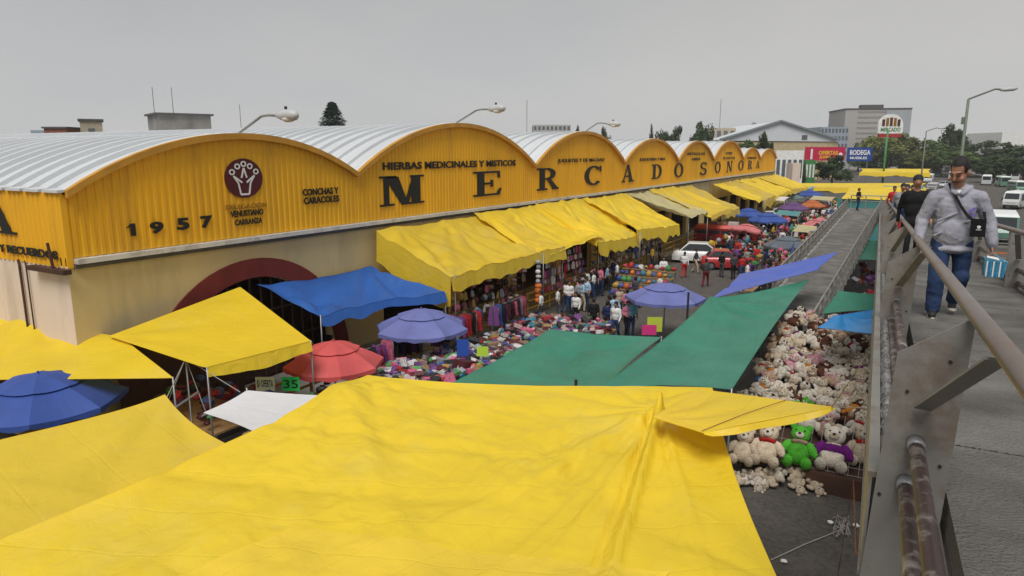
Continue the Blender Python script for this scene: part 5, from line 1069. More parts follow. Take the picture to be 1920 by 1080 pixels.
# billboards
def billboard(px0, px1, y0, y1, F, col, label, texts):
    k = F / 1325; c = at_f((px0 + px1) / 2, y1, F); rt = local('billboard', (c.x, c.y, 0), label, 'billboard', rz=YAW); w2 = (px1 - px0) * k / 2; h = (y1 - y0) * k
    mb = MB(); mb.box((-w2, -.1, c.z), (w2, .1, c.z + h)); O('panel', mb, mat('billboard ' + label[:8], col, rough=.5, var=.04), rt)
    for x in (-w2 * .7, w2 * .7): mb = MB(); mb.tube([(x, .2, 0), (x, .2, c.z + h * .8)], .12, 6); O('post', mb, M_galv, rt)
    for s, u0, u1, v0, v1, m in texts: text_on('lettering', s, (-w2 + 2 * w2 * u0, -.105, c.z + h * v0), (2 * w2 * (u1 - u0), 0, 0), (0, 0, h * (v1 - v0)), (0, -1, 0), rt, m, .03, .03)
    return rt, w2, h, c
M_ylet = mat('yellow lettering', (.8, .5, .03)); 
rt, w2, h, c = billboard(1508, 1583, 276, 301, 160, (0.52, 0.015, 0.07), 'red billboard with yellow lettering behind the far awnings', [('OFERTAS', .34, .82, .42, .72, M_ylet), ('JUNIO', .36, .66, .1, .36, M_ylet)])
mb = MB(); mb.box((-w2 * .72, -.13, c.z + h * .1), (-w2 * .62, -.108, c.z + h * .85)); O('figure_stripe', mb, M_wpaint, rt); mb = MB(); mb.ball((w2 * .78, -.12, c.z + h * .45), (.45, .03, .4), 10, 6); O('disc', mb, M_wpaint, rt)
billboard(1587, 1634, 277, 302, 162, (0.02, 0.06, 0.28), 'blue billboard with white lettering right of the red one', [('BODEGA', .1, .92, .45, .82, M_wpaint), ('MUEBLES', .12, .8, .14, .32, M_wpaint)])
# shops at the far end of the hall
block('corner_shop', 'white low shop with shutters past the end of the hall', 1456, 1508, 282, 138, 8, M_wpaint, nx=5, nz=1, zlow=1.5, hfrac=.5); block('corner_shop', 'pink pillar like gatehouse left of the dark bush', 1487, 1502, 306, 128, 3, M_pink)
block('corner_shop', 'small green and white kiosk below the red billboard', 1511, 1530, 300, 150, 4, M_gpole, nx=3, nz=1, zlow=2, glass=M_wpaint, wfrac=.5, hfrac=.6)
block('rooftop_house', 'low buff flat roofs between the hall and the warehouse', 1330, 1380, 240, 230, 8, M_buff, nx=4, nz=1, zlow=12)
for i, (px, yt, yb, F, lab) in enumerate(((285, 163, 215, 70, 'thin antenna mast left of the concrete block edge'), (321, 164, 212, 70, 'thicker antenna mast on the grey concrete block'), (449, 196, 255, 120, 'faint antenna right of the concrete block'), (988, 188, 245, 200, 'tall thin mast behind the second vault'), (1352, 186, 262, 260, 'tall thin mast behind the fifth vault'))):
    t_ = at_f(px, yt, F); mb = MB(); r_ = .012 + F * .0003; mb.tube([(t_.x, t_.y, 0 if F > 100 else t_.z - 52 / 1325 * F), t_], r_, 5); O('antenna_mast', mb, M_lampg, label=lab, cat='antenna')

# ------------------------------------------------------------------ trees
def leafm(n, c): return mat('leaves ' + n, c, rough=.75, var=.45, scale=.6, rnd=.18, spec=.2, transl=.2)
L_dark, L_mid, L_oliv, L_con = leafm('dark', (.052, .078, .034)), leafm('mid', (.095, .14, .045)), leafm('olive', (.17, .185, .055)), leafm('conifer', (.022, .042, .026))
def crown_mesh(seed, m, n=3600, rx=4.2, rz=4.0):
    rnd = random.Random(seed); mb = MB(); cl = []
    for _ in range(34):
        a, b_, q = rnd.uniform(0, 2 * PI), rnd.uniform(-.75, 1), rnd.uniform(.35, 1) ** .6; h = math.sqrt(max(0, 1 - b_ * b_)); cl.append((Vector((rx * q * h * math.cos(a), rx * q * h * math.sin(a), 6.0 + rz * q * b_)), rnd.uniform(.7, 1.5)))
    for _ in range(n):
        c, s = rnd.choice(cl); d = Vector((rnd.gauss(0, 1), rnd.gauss(0, 1), rnd.gauss(0, .8))); d = d.normalized() * s * rnd.uniform(.55, 1.05); p = c + d
        u = Vector((rnd.gauss(0, 1), rnd.gauss(0, 1), rnd.gauss(0, .6))).normalized(); v = u.cross(d.normalized() + Vector((.01, 0, .02))).normalized(); sz = rnd.uniform(.18, .40)
        mb.add([p - u * sz, p + v * sz * .7, p + u * sz, p - v * sz * .7], [(0, 1, 2, 3)])
    return mesh_from(mb, m)
def trunk_mesh(seed):
    rnd = random.Random(seed); mb = MB(); mb.tube([(0, 0, 0), (.1, 0, 2), (.05, .1, 4.2), (0, 0, 6.4)], .3, 7, radii=[.36, .27, .2, .08])
    for k in range(6):
        a = k * 1.05 + rnd.uniform(-.3, .3); mb.tube([(.05, .05, 2.8 + .45 * k), (math.cos(a) * 1.6, math.sin(a) * 1.6, 4.4 + .5 * k), (math.cos(a) * 2.9, math.sin(a) * 2.9, 5.2 + .55 * k)], .1, 5, radii=[.13, .08, .03])
    return mesh_from(mb, M_bark, True)
CR = {(i, m.name): None for i in range(3) for m in (L_dark, L_mid, L_oliv)}
TRK = [trunk_mesh(i) for i in range(2)]
def tree(px, ytop, wpx, F, m, label, group=None, name='street_tree'):
    c = at_f(px, ytop, F); H_ = c.z; wd = wpx / 1325 * F; i = random.randrange(3); ky = (i, m.name)
    if CR[ky] is None: CR[ky] = crown_mesh(40 + i, m)
    rt = local(name, (c.x, c.y, 0), label, 'tree', group, rz=random.uniform(0, 6)); sz = H_ / 10.2; sx = wd / 9.2
    S = Matrix.Diagonal((sx, sx, sz, 1)); inst('crown', CR[ky], rt, S); inst('trunk', TRK[i % 2], rt, S)
random.seed(77)
for px, yt, wp, F, m, lab in ((1650, 254, 95, 262, L_oliv, 'yellowish green tree in front of the office block'), (1706, 248, 100, 271, L_oliv, 'yellowish green tree right of the arched sign'), (1632, 262, 60, 288, L_mid, 'dark green tree at the foot of the office block'),
        (1758, 262, 105, 262, L_mid, 'green avenue tree left of the tall street lamp'), (1796, 231, 62, 262, L_dark, 'tall dark tree behind the tall street lamp'), (1842, 264, 100, 245, L_dark, 'dark avenue tree right of the tall street lamp'), (1898, 266, 110, 227, L_dark, 'dark avenue tree at the right edge of the view'), (1872, 290, 90, 192, L_dark, 'low dark tree above the green minibus'), (1925, 295, 90, 175, L_dark, 'lowest dark tree cut by the right edge of the view'), (1730, 285, 70, 245, L_oliv, 'low olive tree beside the distant street lamp'), (1690, 290, 90, 253, L_dark, 'low dark tree behind the far yellow roofs'), (1800, 282, 110, 236, L_mid, 'broad low green tree behind the avenue traffic'), (1640, 300, 60, 262, L_dark, 'dark low tree right of the blue billboard'),
        (1565, 291, 70, 148, L_dark, 'dark round bush below the red billboard'), (1500, 292, 30, 150, L_mid, 'small green shrub tree left of the red billboard'), (1312, 227, 62, 210, L_dark, 'dark broad tree on the skyline behind the fifth vault'), (1268, 236, 44, 220, L_dark, 'small dark tree left of the broad skyline tree'), (1242, 244, 34, 220, L_dark, 'smallest dark tree on the skyline left group'), (1135, 238, 27, 150, L_dark, 'round dark tree beside the third roof lamp'), (1081, 236, 20, 150, L_dark, 'tiny dark treetop over the third vault'), (1434, 248, 36, 170, L_dark, 'dark tree against the white warehouse gable'), (1424, 229, 46, 260, L_dark, 'dark treetops behind the warehouse ridge'), (1400, 262, 50, 180, L_mid, 'green treetop right behind the far vaults'), (1222, 232, 10, 260, L_dark, 'narrow dark treetop on the skyline by the fourth vault'),
        (1770, 272, 90, 306, L_oliv, 'olive tree tall behind the avenue, left of the lamp'), (1825, 276, 80, 288, L_mid, 'mid green tree filling the gap right of the tall lamp'), (1868, 280, 90, 297, L_mid, 'mid green tree behind the dark right hand trees'), (1612, 282, 50, 306, L_mid, 'green tree between the billboards and the office block'), (1740, 292, 60, 288, L_dark, 'dark low tree just left of the walking man'), (1905, 300, 80, 262, L_mid, 'green low tree above the barriers at the right')):
    tree(px, yt, wp, F, m, lab, 'trees on the skyline')
# conifer
rnd = random.Random(9); mb = MB()
for _ in range(7000):
    h = rnd.random() ** 1.25; r = 1.75 * (1 - h) ** .85 * rnd.uniform(.35, 1) * (1 + .12 * math.sin(h * 60)); a = rnd.uniform(0, 2 * PI); p = Vector((r * math.cos(a) * 3.7, r * math.sin(a) * 3.7, 5.5 + h * 12.3 - r * .8)); d = Vector((math.cos(a), math.sin(a), -.35)); s = Vector((-math.sin(a), math.cos(a), rnd.uniform(-.3, .3))); q = rnd.uniform(.2, .42)
    mb.add([p, p + d * q * 1.5 + s * q * .5, p + d * q * 2.2, p + d * q * 1.5 - s * q * .5], [(0, 1, 2, 3)])
c = at_f(622, 190, 128); rt = local('conifer_tree', (c.x, c.y, 0), 'dark pointed conifer rising behind the second vault', 'tree'); sc = c.z / 17.8
inst('crown', mesh_from(mb, L_con), rt, Matrix.Scale(sc, 4)); mb = MB(); mb.tube([(0, 0, 0), (0, 0, 17)], .3, 7, radii=[.4, .06]); inst('trunk', mesh_from(mb, M_bark), rt, Matrix.Scale(sc, 4))
# ------------------------------------------------------------------ people
def capsule(mb, p0, p1, r0, r1, n=12):
    p0, p1 = Vector(p0), Vector(p1); d = p1 - p0; L_ = d.length; u = d / L_; pts = []; rad = []
    for k in range(5): a = PI / 2 * (1 - k / 4); pts.append(p0 - u * r0 * math.sin(a)); rad.append(max(r0 * math.cos(a), r0 * .05))
    for k in range(5): a = PI / 2 * k / 4; pts.append(p1 + u * r1 * math.sin(a)); rad.append(max(r1 * math.cos(a), r1 * .05))
    mb.tube(pts, 1, n, radii=rad)
def grow(prims, voxel, mats, smooth_it=4, bias={}, wrinkle={}):
    """one continuous skin over a set of tapered limbs and rounded masses; each primitive carries the index of its material"""
    mb = MB(); S = []
    for p in prims:
        if p[0] == 'c': _, a, b_, r0, r1, mi = p; capsule(mb, a, b_, r0, r1)
        else:
            _, c, r, mi = p[:4]; Mx = p[4] if len(p) > 4 else None; mb.ball(c, r, 16, 12, M=Mx)
    me = mesh_from(mb, mats[0]); o = bpy.data.objects.new('body', me); COL.objects.link(o)
    md = o.modifiers.new('r', 'REMESH'); md.mode = 'VOXEL'; md.voxel_size = voxel
    ms = o.modifiers.new('s', 'SMOOTH'); ms.iterations = smooth_it; ms.factor = .5
    bpy.context.view_layer.update(); res = bpy.data.meshes.new_from_object(o.evaluated_get(bpy.context.evaluated_depsgraph_get())); bpy.data.objects.remove(o)
    cen = np.zeros(len(res.polygons) * 3); res.polygons.foreach_get('center', cen); cen = cen.reshape(-1, 3); best = np.full(len(cen), 1e9); idx = np.zeros(len(cen), int)
    for p in prims:
        if p[0] == 'c':
            a, b_ = np.array(p[1], float), np.array(p[2], float); ab = b_ - a; t = np.clip(((cen - a) @ ab) / (ab @ ab), 0, 1); d = np.linalg.norm(cen - a - t[:, None] * ab, axis=1) - (p[3] + (p[4] - p[3]) * t); mi = p[5]
        else:
            q = cen - np.array(p[1], float)
            if len(p) > 4 and p[4] is not None: q = q @ np.array(p[4])
            r = np.array(p[2], float); k = np.linalg.norm(q / r, axis=1); d = (k - 1) * r.min(); mi = p[3]
        if mi in bias: d = d - bias[mi]
        w_ = d < best; best[w_] = d[w_]; idx[w_] = mi
    if wrinkle:
        vm = {}
        for pl, k in zip(res.polygons, idx):
            for v in pl.vertices: vm.setdefault(v, k)
        nrm_ = [v.normal.copy() for v in res.vertices]
        for v in res.vertices:
            k = vm.get(v.index)
            if k in wrinkle:
                c = v.co; n1 = mnoise.noise(Vector((c.x * 5 + c.z * 4, c.y * 6, c.z * 11))); n2 = mnoise.noise(Vector((c.x * 14 - c.z * 9, c.y * 12, c.z * 17 + 4)))
                v.co = c + nrm_[v.index] * wrinkle[k] * (abs(n1) * -1.6 + .4 + .6 * n2)
    res.materials.clear()
    for m in mats: res.materials.append(m)
    res.polygons.foreach_set('material_index', idx); res.polygons.foreach_set('use_smooth', [True] * len(res.polygons)); res.update(); return res
SK = mat('skin brown', (0.34, 0.165, 0.105), rough=.5, var=.12, scale=8); HAIR = mat('black hair', (0.012, 0.010, 0.010), rough=.55, bump=.4, bscale=60)
SHOE = mat('dark shoes', (0.02, 0.02, 0.022), rough=.6); SOLE = mat('pale sole', (0.5, 0.47, 0.38), rough=.7)
def cloth(n, c, b=.35): return mat('cloth ' + n, c, rough=.85, var=.16, scale=6, bump=b, bscale=9, spec=.15)
def hand(prims, w, d, side, mi, curl=.6, fwd=(0, -1, 0)):
    """palm and five bent fingers hanging from wrist w along d"""
    w, d, f = Vector(w), Vector(d).normalized(), Vector(fwd).normalized(); s = d.cross(f).normalized() * side; c = w + d * .055
    prims.append(('c', tuple(w), tuple(w + d * .03), .026, .03, mi))
    for k in range(4): prims.append(('c', tuple(w + d * .02 + f * (.03 - .02 * k)), tuple(w + d * .085 + f * (.032 - .021 * k)), .014, .013, mi))
    for k, L_ in enumerate((.036, .042, .039, .030)):
        a = w + d * .088 + f * (.033 - .022 * k); b_ = a + (d * math.cos(curl) - s * math.sin(curl)) * L_; e = b_ + (d * math.cos(curl * 2.1) - s * math.sin(curl * 2.1)) * L_ * .8
        prims.append(('c', tuple(a), tuple(b_), .0095, .009, mi)); prims.append(('c', tuple(b_), tuple(e), .009, .008, mi))
    a = w + d * .03 + f * .035; b_ = a + (d * .6 + f * .8) * .035; prims.append(('c', tuple(a), tuple(b_), .012, .011, mi)); prims.append(('c', tuple(b_), tuple(b_ + (d * .9 + f * .2 - s * .4) * .032), .011, .009, mi))
def on_deck(px, py):
    r = ray(px, py); lo_, hi = 1.0, 200.0
    for _ in range(60):
        m_ = (lo_ + hi) / 2; p = CAM + r / np.linalg.norm(r) * m_; t = (Vector(p) - CV).dot(RA); zd = CAM[2] - 1.5 - SL * t
        if p[2] > zd: lo_ = m_
        else: hi = m_
    return Vector(p)
# the man walking up the ramp
HOOD, JEAN, WHT = cloth('heather grey hoodie', (0.32, 0.32, 0.37), .5), cloth('blue denim', (0.028, 0.050, 0.115), .6), cloth('white tee', (.7, .7, .7))
P = []
def c_(a, b_, r0, r1, mi): P.append(('c', a, b_, r0, r1, mi))
def e_(c, r, mi, M=None): P.append(('e', c, r, mi, M))
# 0 skin 1 hoodie  2 jeans 3 shoe 4 tee 5 sole
c_((-.115, 0, .86), (-.14, -.17, .48), .125, .098, 2); c_((-.14, -.17, .48), (-.14, -.16, .12), .10, .088, 2)
c_((.115, 0, .86), (.14, .02, .48), .125, .098, 2); c_((.14, -.02, .48), (.12, .30, .17), .10, .085, 2); e_((0, .01, .84), (.19, .14, .12), 2)
for sx, y, z, k in ((-.14, -.16, .06, -.14), (.12, .30, .09, -.08)): c_((sx, y + .03, z), (sx - .01, y + k, z - .012), .052, .046, 3); e_((sx - .005, y - .05, z - .042), (.056, .15, .018), 5)
e_((0, .0, 1.22), (.225, .15, .27), 1); e_((0, -.03, .98), (.232, .165, .22), 1); e_((0, -.01, .80), (.252, .182, .06), 1); c_((-.19, .01, 1.385), (.19, .01, 1.385), .088, .088, 1); c_((-.06, .02, 1.44), (.06, .02, 1.44), .09, .09, 1)
c_((-.25, .01, 1.37), (-.355, .04, 1.11), .088, .078, 1); c_((-.355, .04, 1.11), (-.375, -.10, .90), .080, .062, 1); c_((.25, .01, 1.37), (.375, .04, 1.11), .088, .082, 1); c_((.375, .04, 1.11), (.42, -.05, .89), .082, .07, 1)
for q in ((-.375, -.105, .885), (.422, -.053, .875)): e_(q, (.056, .054, .03), 1)
c_((0, .02, 1.42), (-.005, -.02, 1.56), .066, .060, 0); e_((0, .095, 1.475), (.165, .10, .075), 1); c_((-.13, .02, 1.49), (-.035, -.115, 1.425), .036, .03, 1); c_((.13, .02, 1.49), (.035, -.115, 1.425), .036, .03, 1); e_((0, -.085, 1.435), (.042, .03, .03), 4)
for z_, x_ in ((.90, .0), (1.05, .06), (.95, -.12), (1.12, -.1)): c_((x_ - .10, -.155, z_), (x_ + .1, -.155, z_ + .09), .014, .012, 1)
HM = Matrix.Translation((0, -.02, 1.60)) @ Matrix.Rotation(R(-30), 4, 'Z') @ Matrix.Rotation(R(18), 4, 'X'); H3 = HM.to_3x3()
HS = 1.24
hp = lambda x, y, z_: tuple(HM @ (Vector((x, y, z_)) * HS))
def eh(c, r, mi): P.append(('e', hp(*c), tuple(k * HS for k in r), mi, H3))
eh((0, .012, .085), (.076, .096, .093), 0); eh((0, -.02, .02), (.066, .078, .078), 0); eh((0, -.048, -.035), (.046, .042, .034), 0); eh((0, -.082, .065), (.058, .022, .018), 0)
c_(hp(0, -.095, .06), hp(0, -.118, .015), .011, .016, 0)
for s in (-1, 1): eh((s * .078, .012, .045), (.014, .024, .033), 0); eh((s * .042, -.068, .015), (.026, .024, .024), 0); c_(hp(s * .006, -.092, -.018), hp(s * .022, -.085, -.020), .009, .008, 0)
hand(P, (-.377, -.12, .865), (-.02, -.25, -1), 1, 0, .5); hand(P, (.424, -.06, .85), (.02, -.1, -1), -1, 0, 1.1)
body = grow(P, .0095, [SK, HOOD, JEAN, SHOE, WHT, SOLE], 3, wrinkle={1: .0065, 2: .008})
fp = on_deck(1768, 592); man = local('person', (fp.x, fp.y, fp.z), 'man in grey hoodie and blue jeans walking up the ramp towards the camera', 'person', rz=R(3))
inst('body', body, man)
hb = MB(); hb.ball((0, .018, .095), (.084, .104, .102), 20, 16, jit=.03); keep = []
for f in hb.f:
    q = sum((Vector(hb.v[i]) for i in f), Vector()) / 4
    if q.z > .128 - 0.0 * q.y or (q.y > -.02 and q.z > .06) or (q.y > .03 and q.z > -.005) or (abs(q.x) > .068 and q.y > -.045 and q.z > .03 and abs(q.y - .012) > .025): keep.append(f)
hb.f = keep; hb.m = [0] * len(keep); hb.v = [hp(*v) for v in hb.v]; O('hair', hb, HAIR, man, smooth=True)
def fbit(nm, pts, r, m):
    mb = MB(); mb.tube([hp(*p) for p in pts], r * HS, 6); O(nm, mb, m, man, smooth=True)
for s in (-1, 1):
    fbit('eyebrow', [(s * .016, -.107, .072), (s * .04, -.100, .078), (s * .06, -.082, .070)], .0048, HAIR)
    mb = MB(); mb.ball(hp(s * .033, -.094, .048), (.012, .008, .0055), 8, 6, M=H3); O('eye', mb, HAIR, man, smooth=True)
fbit('moustache', [(-.034, -.094, -.012), (-.012, -.107, -.002), (.012, -.107, -.002), (.034, -.094, -.012)], .0062, HAIR)
fbit('mouth', [(-.022, -.098, -.026), (.022, -.098, -.026)], .004, mat('lips', (.2, .07, .055)))
mb = MB(); mb.bar((.12, -.178, 1.23), (.19, -.155, 1.27), .035, .01, up=(0, -1, .2)); mb.bar((.15, -.172, 1.19), (.20, -.15, 1.20), .03, .01, up=(0, -1, .2)); O('chest_print', mb, mat('violet print', (.12, .09, .3)), man)
bag = local('shoulder_bag', fp, 'small black pouch on a strap across the hoodie of the walking man', 'bag', rz=R(3))
mb = MB(); mb.hexa([(.155, -.275, .965), (.315, -.225, .965), (.315, -.165, .965), (.155, -.205, .965)], [(.15, -.275, 1.16), (.31, -.225, 1.16), (.31, -.165, 1.16), (.15, -.205, 1.16)]); O('pouch', mb, cloth('black nylon', (.012, .012, .013)), bag)
strap = [(-.10, .03, 1.535), (-.085, -.07, 1.475), (-.03, -.155, 1.39), (.03, -.192, 1.29), (.10, -.222, 1.20), (.16, -.235, 1.15)]
mb = MB()
for a, b_ in zip(strap[:-1], strap[1:]): mb.bar(a, b_, .034, .006, up=(.3, -1, .4))
mb.bar((.30, -.19, 1.15), (.29, .06, 1.30), .03, .006); mb.bar((.29, .06, 1.30), (-.08, .17, 1.50), .03, .006, up=(0, 1, 0)); O('strap', mb, MATS['cloth black nylon'], bag)
mk = Vector((.235, -.256, 1.055)); u_ = Vector((.95, .30, 0)); mb = MB()
for a in (-.55, 0, .55): mb.bar(mk + u_ * (.006 * a), mk + u_ * (.032 * math.sin(a)) + Vector((0, 0, .035 * math.cos(a))), .004, .014, up=u_)
mb.bar(mk - u_ * .03 - Vector((0, 0, .012)), mk + u_ * .03 - Vector((0, 0, .012)), .004, .006, up=(0, 0, 1)); O('leaf_mark', mb, M_wpaint, bag)
pk = local('wrapped_package', fp, 'translucent light blue wrapped package hanging from the hand of the walking man', 'package', rz=R(3)); M_pk = mat('light blue plastic', (.12, .42, .58), rough=.25, var=.3, scale=9, spec=.6, bump=.5, bscale=25, transl=.3)
mb = MB(); mb.hexa([(.36, -.20, .52), (.56, -.20, .52), (.56, .0, .52), (.36, .0, .52)], [(.345, -.22, .73), (.585, -.22, .70), (.585, .02, .70), (.345, .02, .73)]); O('box', mb, M_pk, pk)
for k in range(6):
    mb = MB(); xq = .375 + k * .034; mb.bar((xq, -.212, .53), (xq, -.226, .70), .014, .012, up=(0, 1, 0)); O('rib', mb, M_lblue if k % 2 else M_wpaint, pk)
mb = MB(); mb.hexa([(.37, -.17, .735), (.50, -.19, .712), (.50, -.06, .712), (.37, -.05, .735)], [(.375, -.165, .75), (.495, -.185, .728), (.495, -.065, .728), (.375, -.055, .75)]); O('white_sheet', mb, M_wpaint, pk)
for yy in (-.15, -.03):
    mb = MB(); mb.tube([(.37, yy, .72), (.425, -.08, .79), (.56, yy, .70)], .006, 5); O('handle', mb, M_pk, pk)

# other people: four poses, clothes set per person
def figure(pose, voxel=.028):
    Q = []; c = lambda a, b_, r0, r1, mi: Q.append(('c', a, b_, r0, r1, mi)); e = lambda q, r, mi: Q.append(('e', q, r, mi))
    sit = pose == 'sit'; dz = -.38 if sit else 0
    lk = {'stand': ((-.10, -.01, .48), (-.11, .01, .09), (.10, -.01, .48), (.12, .0, .09)), 'walk': ((-.10, -.16, .50), (-.10, -.20, .10), (.10, .04, .48), (.10, .30, .13)), 'carry': ((-.10, -.1, .49), (-.11, -.06, .09), (.10, .03, .48), (.12, .16, .1)), 'sit': ((-.14, -.42, .52), (-.15, -.38, .09), (.14, -.42, .52), (.15, -.40, .09))}[pose]
    h = .92 + dz
    for s, k, a in ((-1, lk[0], lk[1]), (1, lk[2], lk[3])): c((s * .095, 0, h - .02), k, .095, .07, 2); c(k, a, .07, .052, 2); c((a[0], a[1] + .02, a[2] - .03), (a[0], a[1] - .14, a[2] - .045), .045, .04, 3)
    e((0, 0, h), (.17, .125, .13), 2); e((0, 0, 1.13 + dz), (.185, .125, .20), 1); e((0, 0, 1.32 + dz), (.20, .125, .15), 1); c((-.14, 0, 1.42 + dz), (.14, 0, 1.42 + dz), .07, .07, 1); c((0, 0, 1.43 + dz), (0, -.02, 1.56 + dz), .05, .05, 0)
    e((0, -.03, 1.645 + dz), (.078, .095, .115), 0); c((0, -.12, 1.645 + dz), (0, -.135, 1.625 + dz), .014, .014, 0); e((0, .004, 1.703 + dz), (.092, .108, .088), 4); e((0, .04, 1.65 + dz), (.088, .085, .10), 4)
    ar = {'stand': ((-.25, .03, 1.14), (-.26, -.08, .90), (.25, .03, 1.14), (.26, -.08, .90)), 'walk': ((-.25, .10, 1.15), (-.26, .12, .90), (.25, -.05, 1.15), (.25, -.24, .97)), 'carry': ((-.25, .02, 1.13), (-.16, -.24, 1.08), (.25, .02, 1.13), (.14, -.26, 1.06)), 'sit': ((-.24, -.06, 1.13), (-.14, -.30, 1.0), (.24, -.06, 1.13), (.14, -.30, 1.0))}[pose]
    for s, k, a in ((-1, ar[0], ar[1]), (1, ar[2], ar[3])):
        k = (k[0], k[1], k[2] + dz); a = (a[0], a[1], a[2] + dz); c((s * .19, 0, 1.40 + dz), k, .065, .05, 1); c(k, a, .045, .036, 0 if pose in ('stand', 'carry') else 1); d = (Vector(a) - Vector(k)).normalized(); q = Vector(a) + d * .06; c(a, tuple(q), .036, .032, 0); c(tuple(q), tuple(q + d * .06 + Vector((0, -.02, 0))), .028, .018, 0)
    return grow(Q, voxel, [SK, HOOD, JEAN, SHOE, HAIR], 3, bias={4: .012})
POSES = {p: figure(p) for p in ('stand', 'walk', 'carry', 'sit')}
TOPS = {'white': (.68, .68, .68), 'black': (.015, .015, .017), 'cyan': (.15, .42, .5), 'light blue': (.35, .5, .65), 'red': (.45, .03, .03), 'dark grey': (.06, .06, .07), 'navy': (.02, .03, .09), 'pink': (.6, .2, .3), 'green': (.05, .22, .08), 'beige': (.45, .36, .25), 'purple': (.16, .06, .25), 'yellow': (.65, .42, .04), 'maroon': (.14, .015, .02), 'grey': (.28, .28, .29)}
def person(loc, rz, pose, top, bottom, label, group=None, s=1.0, seat=False):
    o = bpy.data.objects.new('person', POSES[pose]); COL.objects.link(o); o.location = loc; o.rotation_euler = (0, 0, rz); o.scale = (s, s, s); tag(o, label, 'person', group)
    for i, m in ((1, cloth(top, TOPS[top])), (2, cloth(bottom, TOPS[bottom]) if bottom != 'denim' else JEAN)): o.material_slots[i].link = 'OBJECT'; o.material_slots[i].material = m
    return o
# on the upper ramp
q = on_deck(1712, 470); 
man.scale = bag.scale = pk.scale = (.94, .97, 1.05)
person(up(15.5, .62, 1.5), R(5), 'walk', 'black', 'black', 'man in black jacket walking close behind the man in the hoodie', s=1.03)
person(up(29, 0.85, 1.5), R(-5), 'walk', 'light blue', 'red', 'person in pale blue top and red trousers farther down the ramp')
person(up(26.5, .66, 1.5), R(4), 'walk', 'grey', 'denim', 'person in grey top walking beside the pale blue one on the ramp')
person(up(31, 1.1, 1.5), R(4), 'walk', 'light blue', 'black', 'person in light blue shirt behind the group on the ramp')
person(up(40, 0.62, 1.5), R(4), 'walk', 'red', 'denim', 'person in red top farthest down the upper ramp')
p = at(1603, 392, 3.72); person((LX(61) + .7, 61.8, 3.72), R(60), 'carry', 'black', 'navy', 'man dressed in black standing on the far ramp landing')
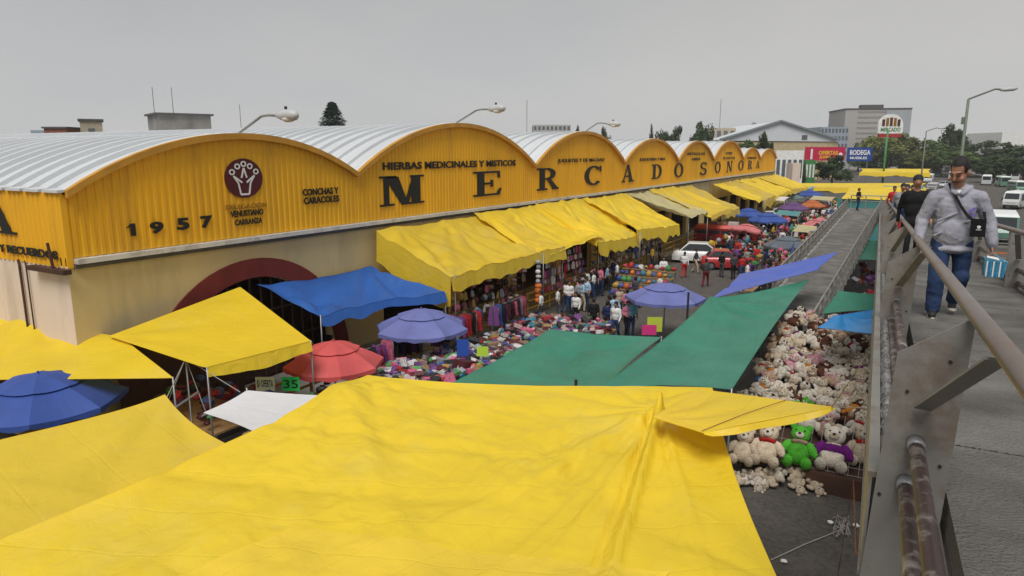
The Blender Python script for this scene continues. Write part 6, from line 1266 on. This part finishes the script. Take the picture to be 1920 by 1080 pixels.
# shoppers that stand out
for px, py, z, rz, pose, top, bot, lab, s in (
        (1062, 587, 0, 160, 'walk', 'white', 'denim', 'person in white shirt and jeans walking by the tables', 1), (1092, 584, 0, 130, 'carry', 'light blue', 'beige', 'person in pale blue shirt bending over the stall', .97), (1112, 628, 0, 200, 'stand', 'black', 'black', 'woman all in black at the edge of the green tarpaulin', 1.0),
        (1138, 634, 0, 170, 'stand', 'navy', 'black', 'person in navy with pale bag beside the woman in black', 1.0), (1182, 632, 0, 190, 'stand', 'cyan', 'denim', 'man in turquoise jacket and jeans beside the street lavender umbrella', 1.03), (947, 618, 0, 250, 'carry', 'cyan', 'navy', 'seller in pale turquoise shirt behind the heaped table', 1.0),
        (1243, 522, 0, 20, 'sit', 'white', 'dark grey', 'person in white sitting at the street edge', 1.05), (1282, 521, 0, 190, 'walk', 'white', 'red', 'person in white shirt and red trousers near the white car', 1), (1322, 538, 0, 180, 'walk', 'dark grey', 'maroon', 'person in dark top and dark red trousers on the open asphalt', 1.02),
        (1352, 520, 0, 150, 'stand', 'black', 'dark grey', 'person in black standing in front of the red car', 1), (1374, 524, 0, 210, 'carry', 'dark grey', 'black', 'person in dark grey left of the violet blue tarpaulin', 1), (1304, 512, 0, 90, 'walk', 'dark grey', 'beige', 'person in dark top and beige trousers by the red car', .98), (1222, 505, 0, 90, 'stand', 'yellow', 'navy', 'person in yellow top by the bright toy rack', 1),
        (1236, 500, 0, 100, 'stand', 'black', 'black', 'person in black behind the sitting one in white', 1), (1400, 512, 0, 170, 'stand', 'grey', 'dark grey', 'person in grey at the edge of the packed crowd', 1), (1416, 505, 0, 190, 'walk', 'red', 'navy', 'person in red shirt above the violet blue tarpaulin', 1), (1160, 600, 0, 60, 'stand', 'beige', 'dark grey', 'person in beige beside the turquoise jacket', .98)):
    person(at(px, py, z), R(rz), pose, top, bot, lab, 'shoppers on the near street', s)
random.seed(29)
for k in range(26):
    y = random.uniform(27.8, 41); x = random.uniform(4.2, 6.8) if random.random() < .6 else random.uniform(6.8, 10.2); t = random.choice(['white', 'black', 'dark grey', 'navy', 'light blue', 'white', 'pink', 'grey', 'maroon', 'black']); b_ = random.choice(['denim', 'black', 'dark grey'])
    if y > 35 and x > 4.6: x = random.uniform(4.0, 4.6)
    person((x, y, 0), random.uniform(0, 6.28), random.choice(['stand', 'walk', 'carry']), t, b_, 'shopper in %s top and %s trousers between the near tables and toy rack' % (t, b_), 'shoppers between the near tables', random.uniform(.92, 1.04))
random.seed(31); tops = list(TOPS); placed = []
n = 0
while n < 240:
    y = 43 + 66 * random.random() ** 1.25; x = random.uniform(6.6, 14.6)
    if any((x - a) ** 2 + (y - b_) ** 2 < .33 for a, b_ in placed) or (y < 54 and x < 11.3 - (y - 43) * .25): continue
    placed.append((x, y)); t = random.choice(tops + ['black', 'dark grey', 'navy', 'black', 'white']); b_ = random.choice(['denim', 'denim', 'black', 'navy', 'dark grey', 'beige'])
    person((x, y, 0), random.uniform(0, 6.28), random.choice(['stand', 'walk', 'walk', 'carry']), t, b_, 'shopper in %s top and %s trousers in the crowd beyond the parked cars' % (t, b_), 'crowd filling the street', random.uniform(.92, 1.05)); n += 1

# ------------------------------------------------------------------ thin overcast haze over the city
hz = MB(); hz.box((-330, -60, -1.0), (330, 480, 33.0)); hm = bpy.data.materials.new('haze air'); hm.use_nodes = True; hn = hm.node_tree.nodes; hn.clear()
ho = hn.new('ShaderNodeOutputMaterial'); hv = hn.new('ShaderNodeVolumePrincipled'); hv.inputs['Color'].default_value = (0.92, 0.94, 0.96, 1); hv.inputs['Density'].default_value = 0.0003; hv.inputs['Anisotropy'].default_value = 0.2
hm.node_tree.links.new(hv.outputs['Volume'], ho.inputs['Volume']); O('haze', hz, hm, kind='stuff', base=(0, 0, -1))
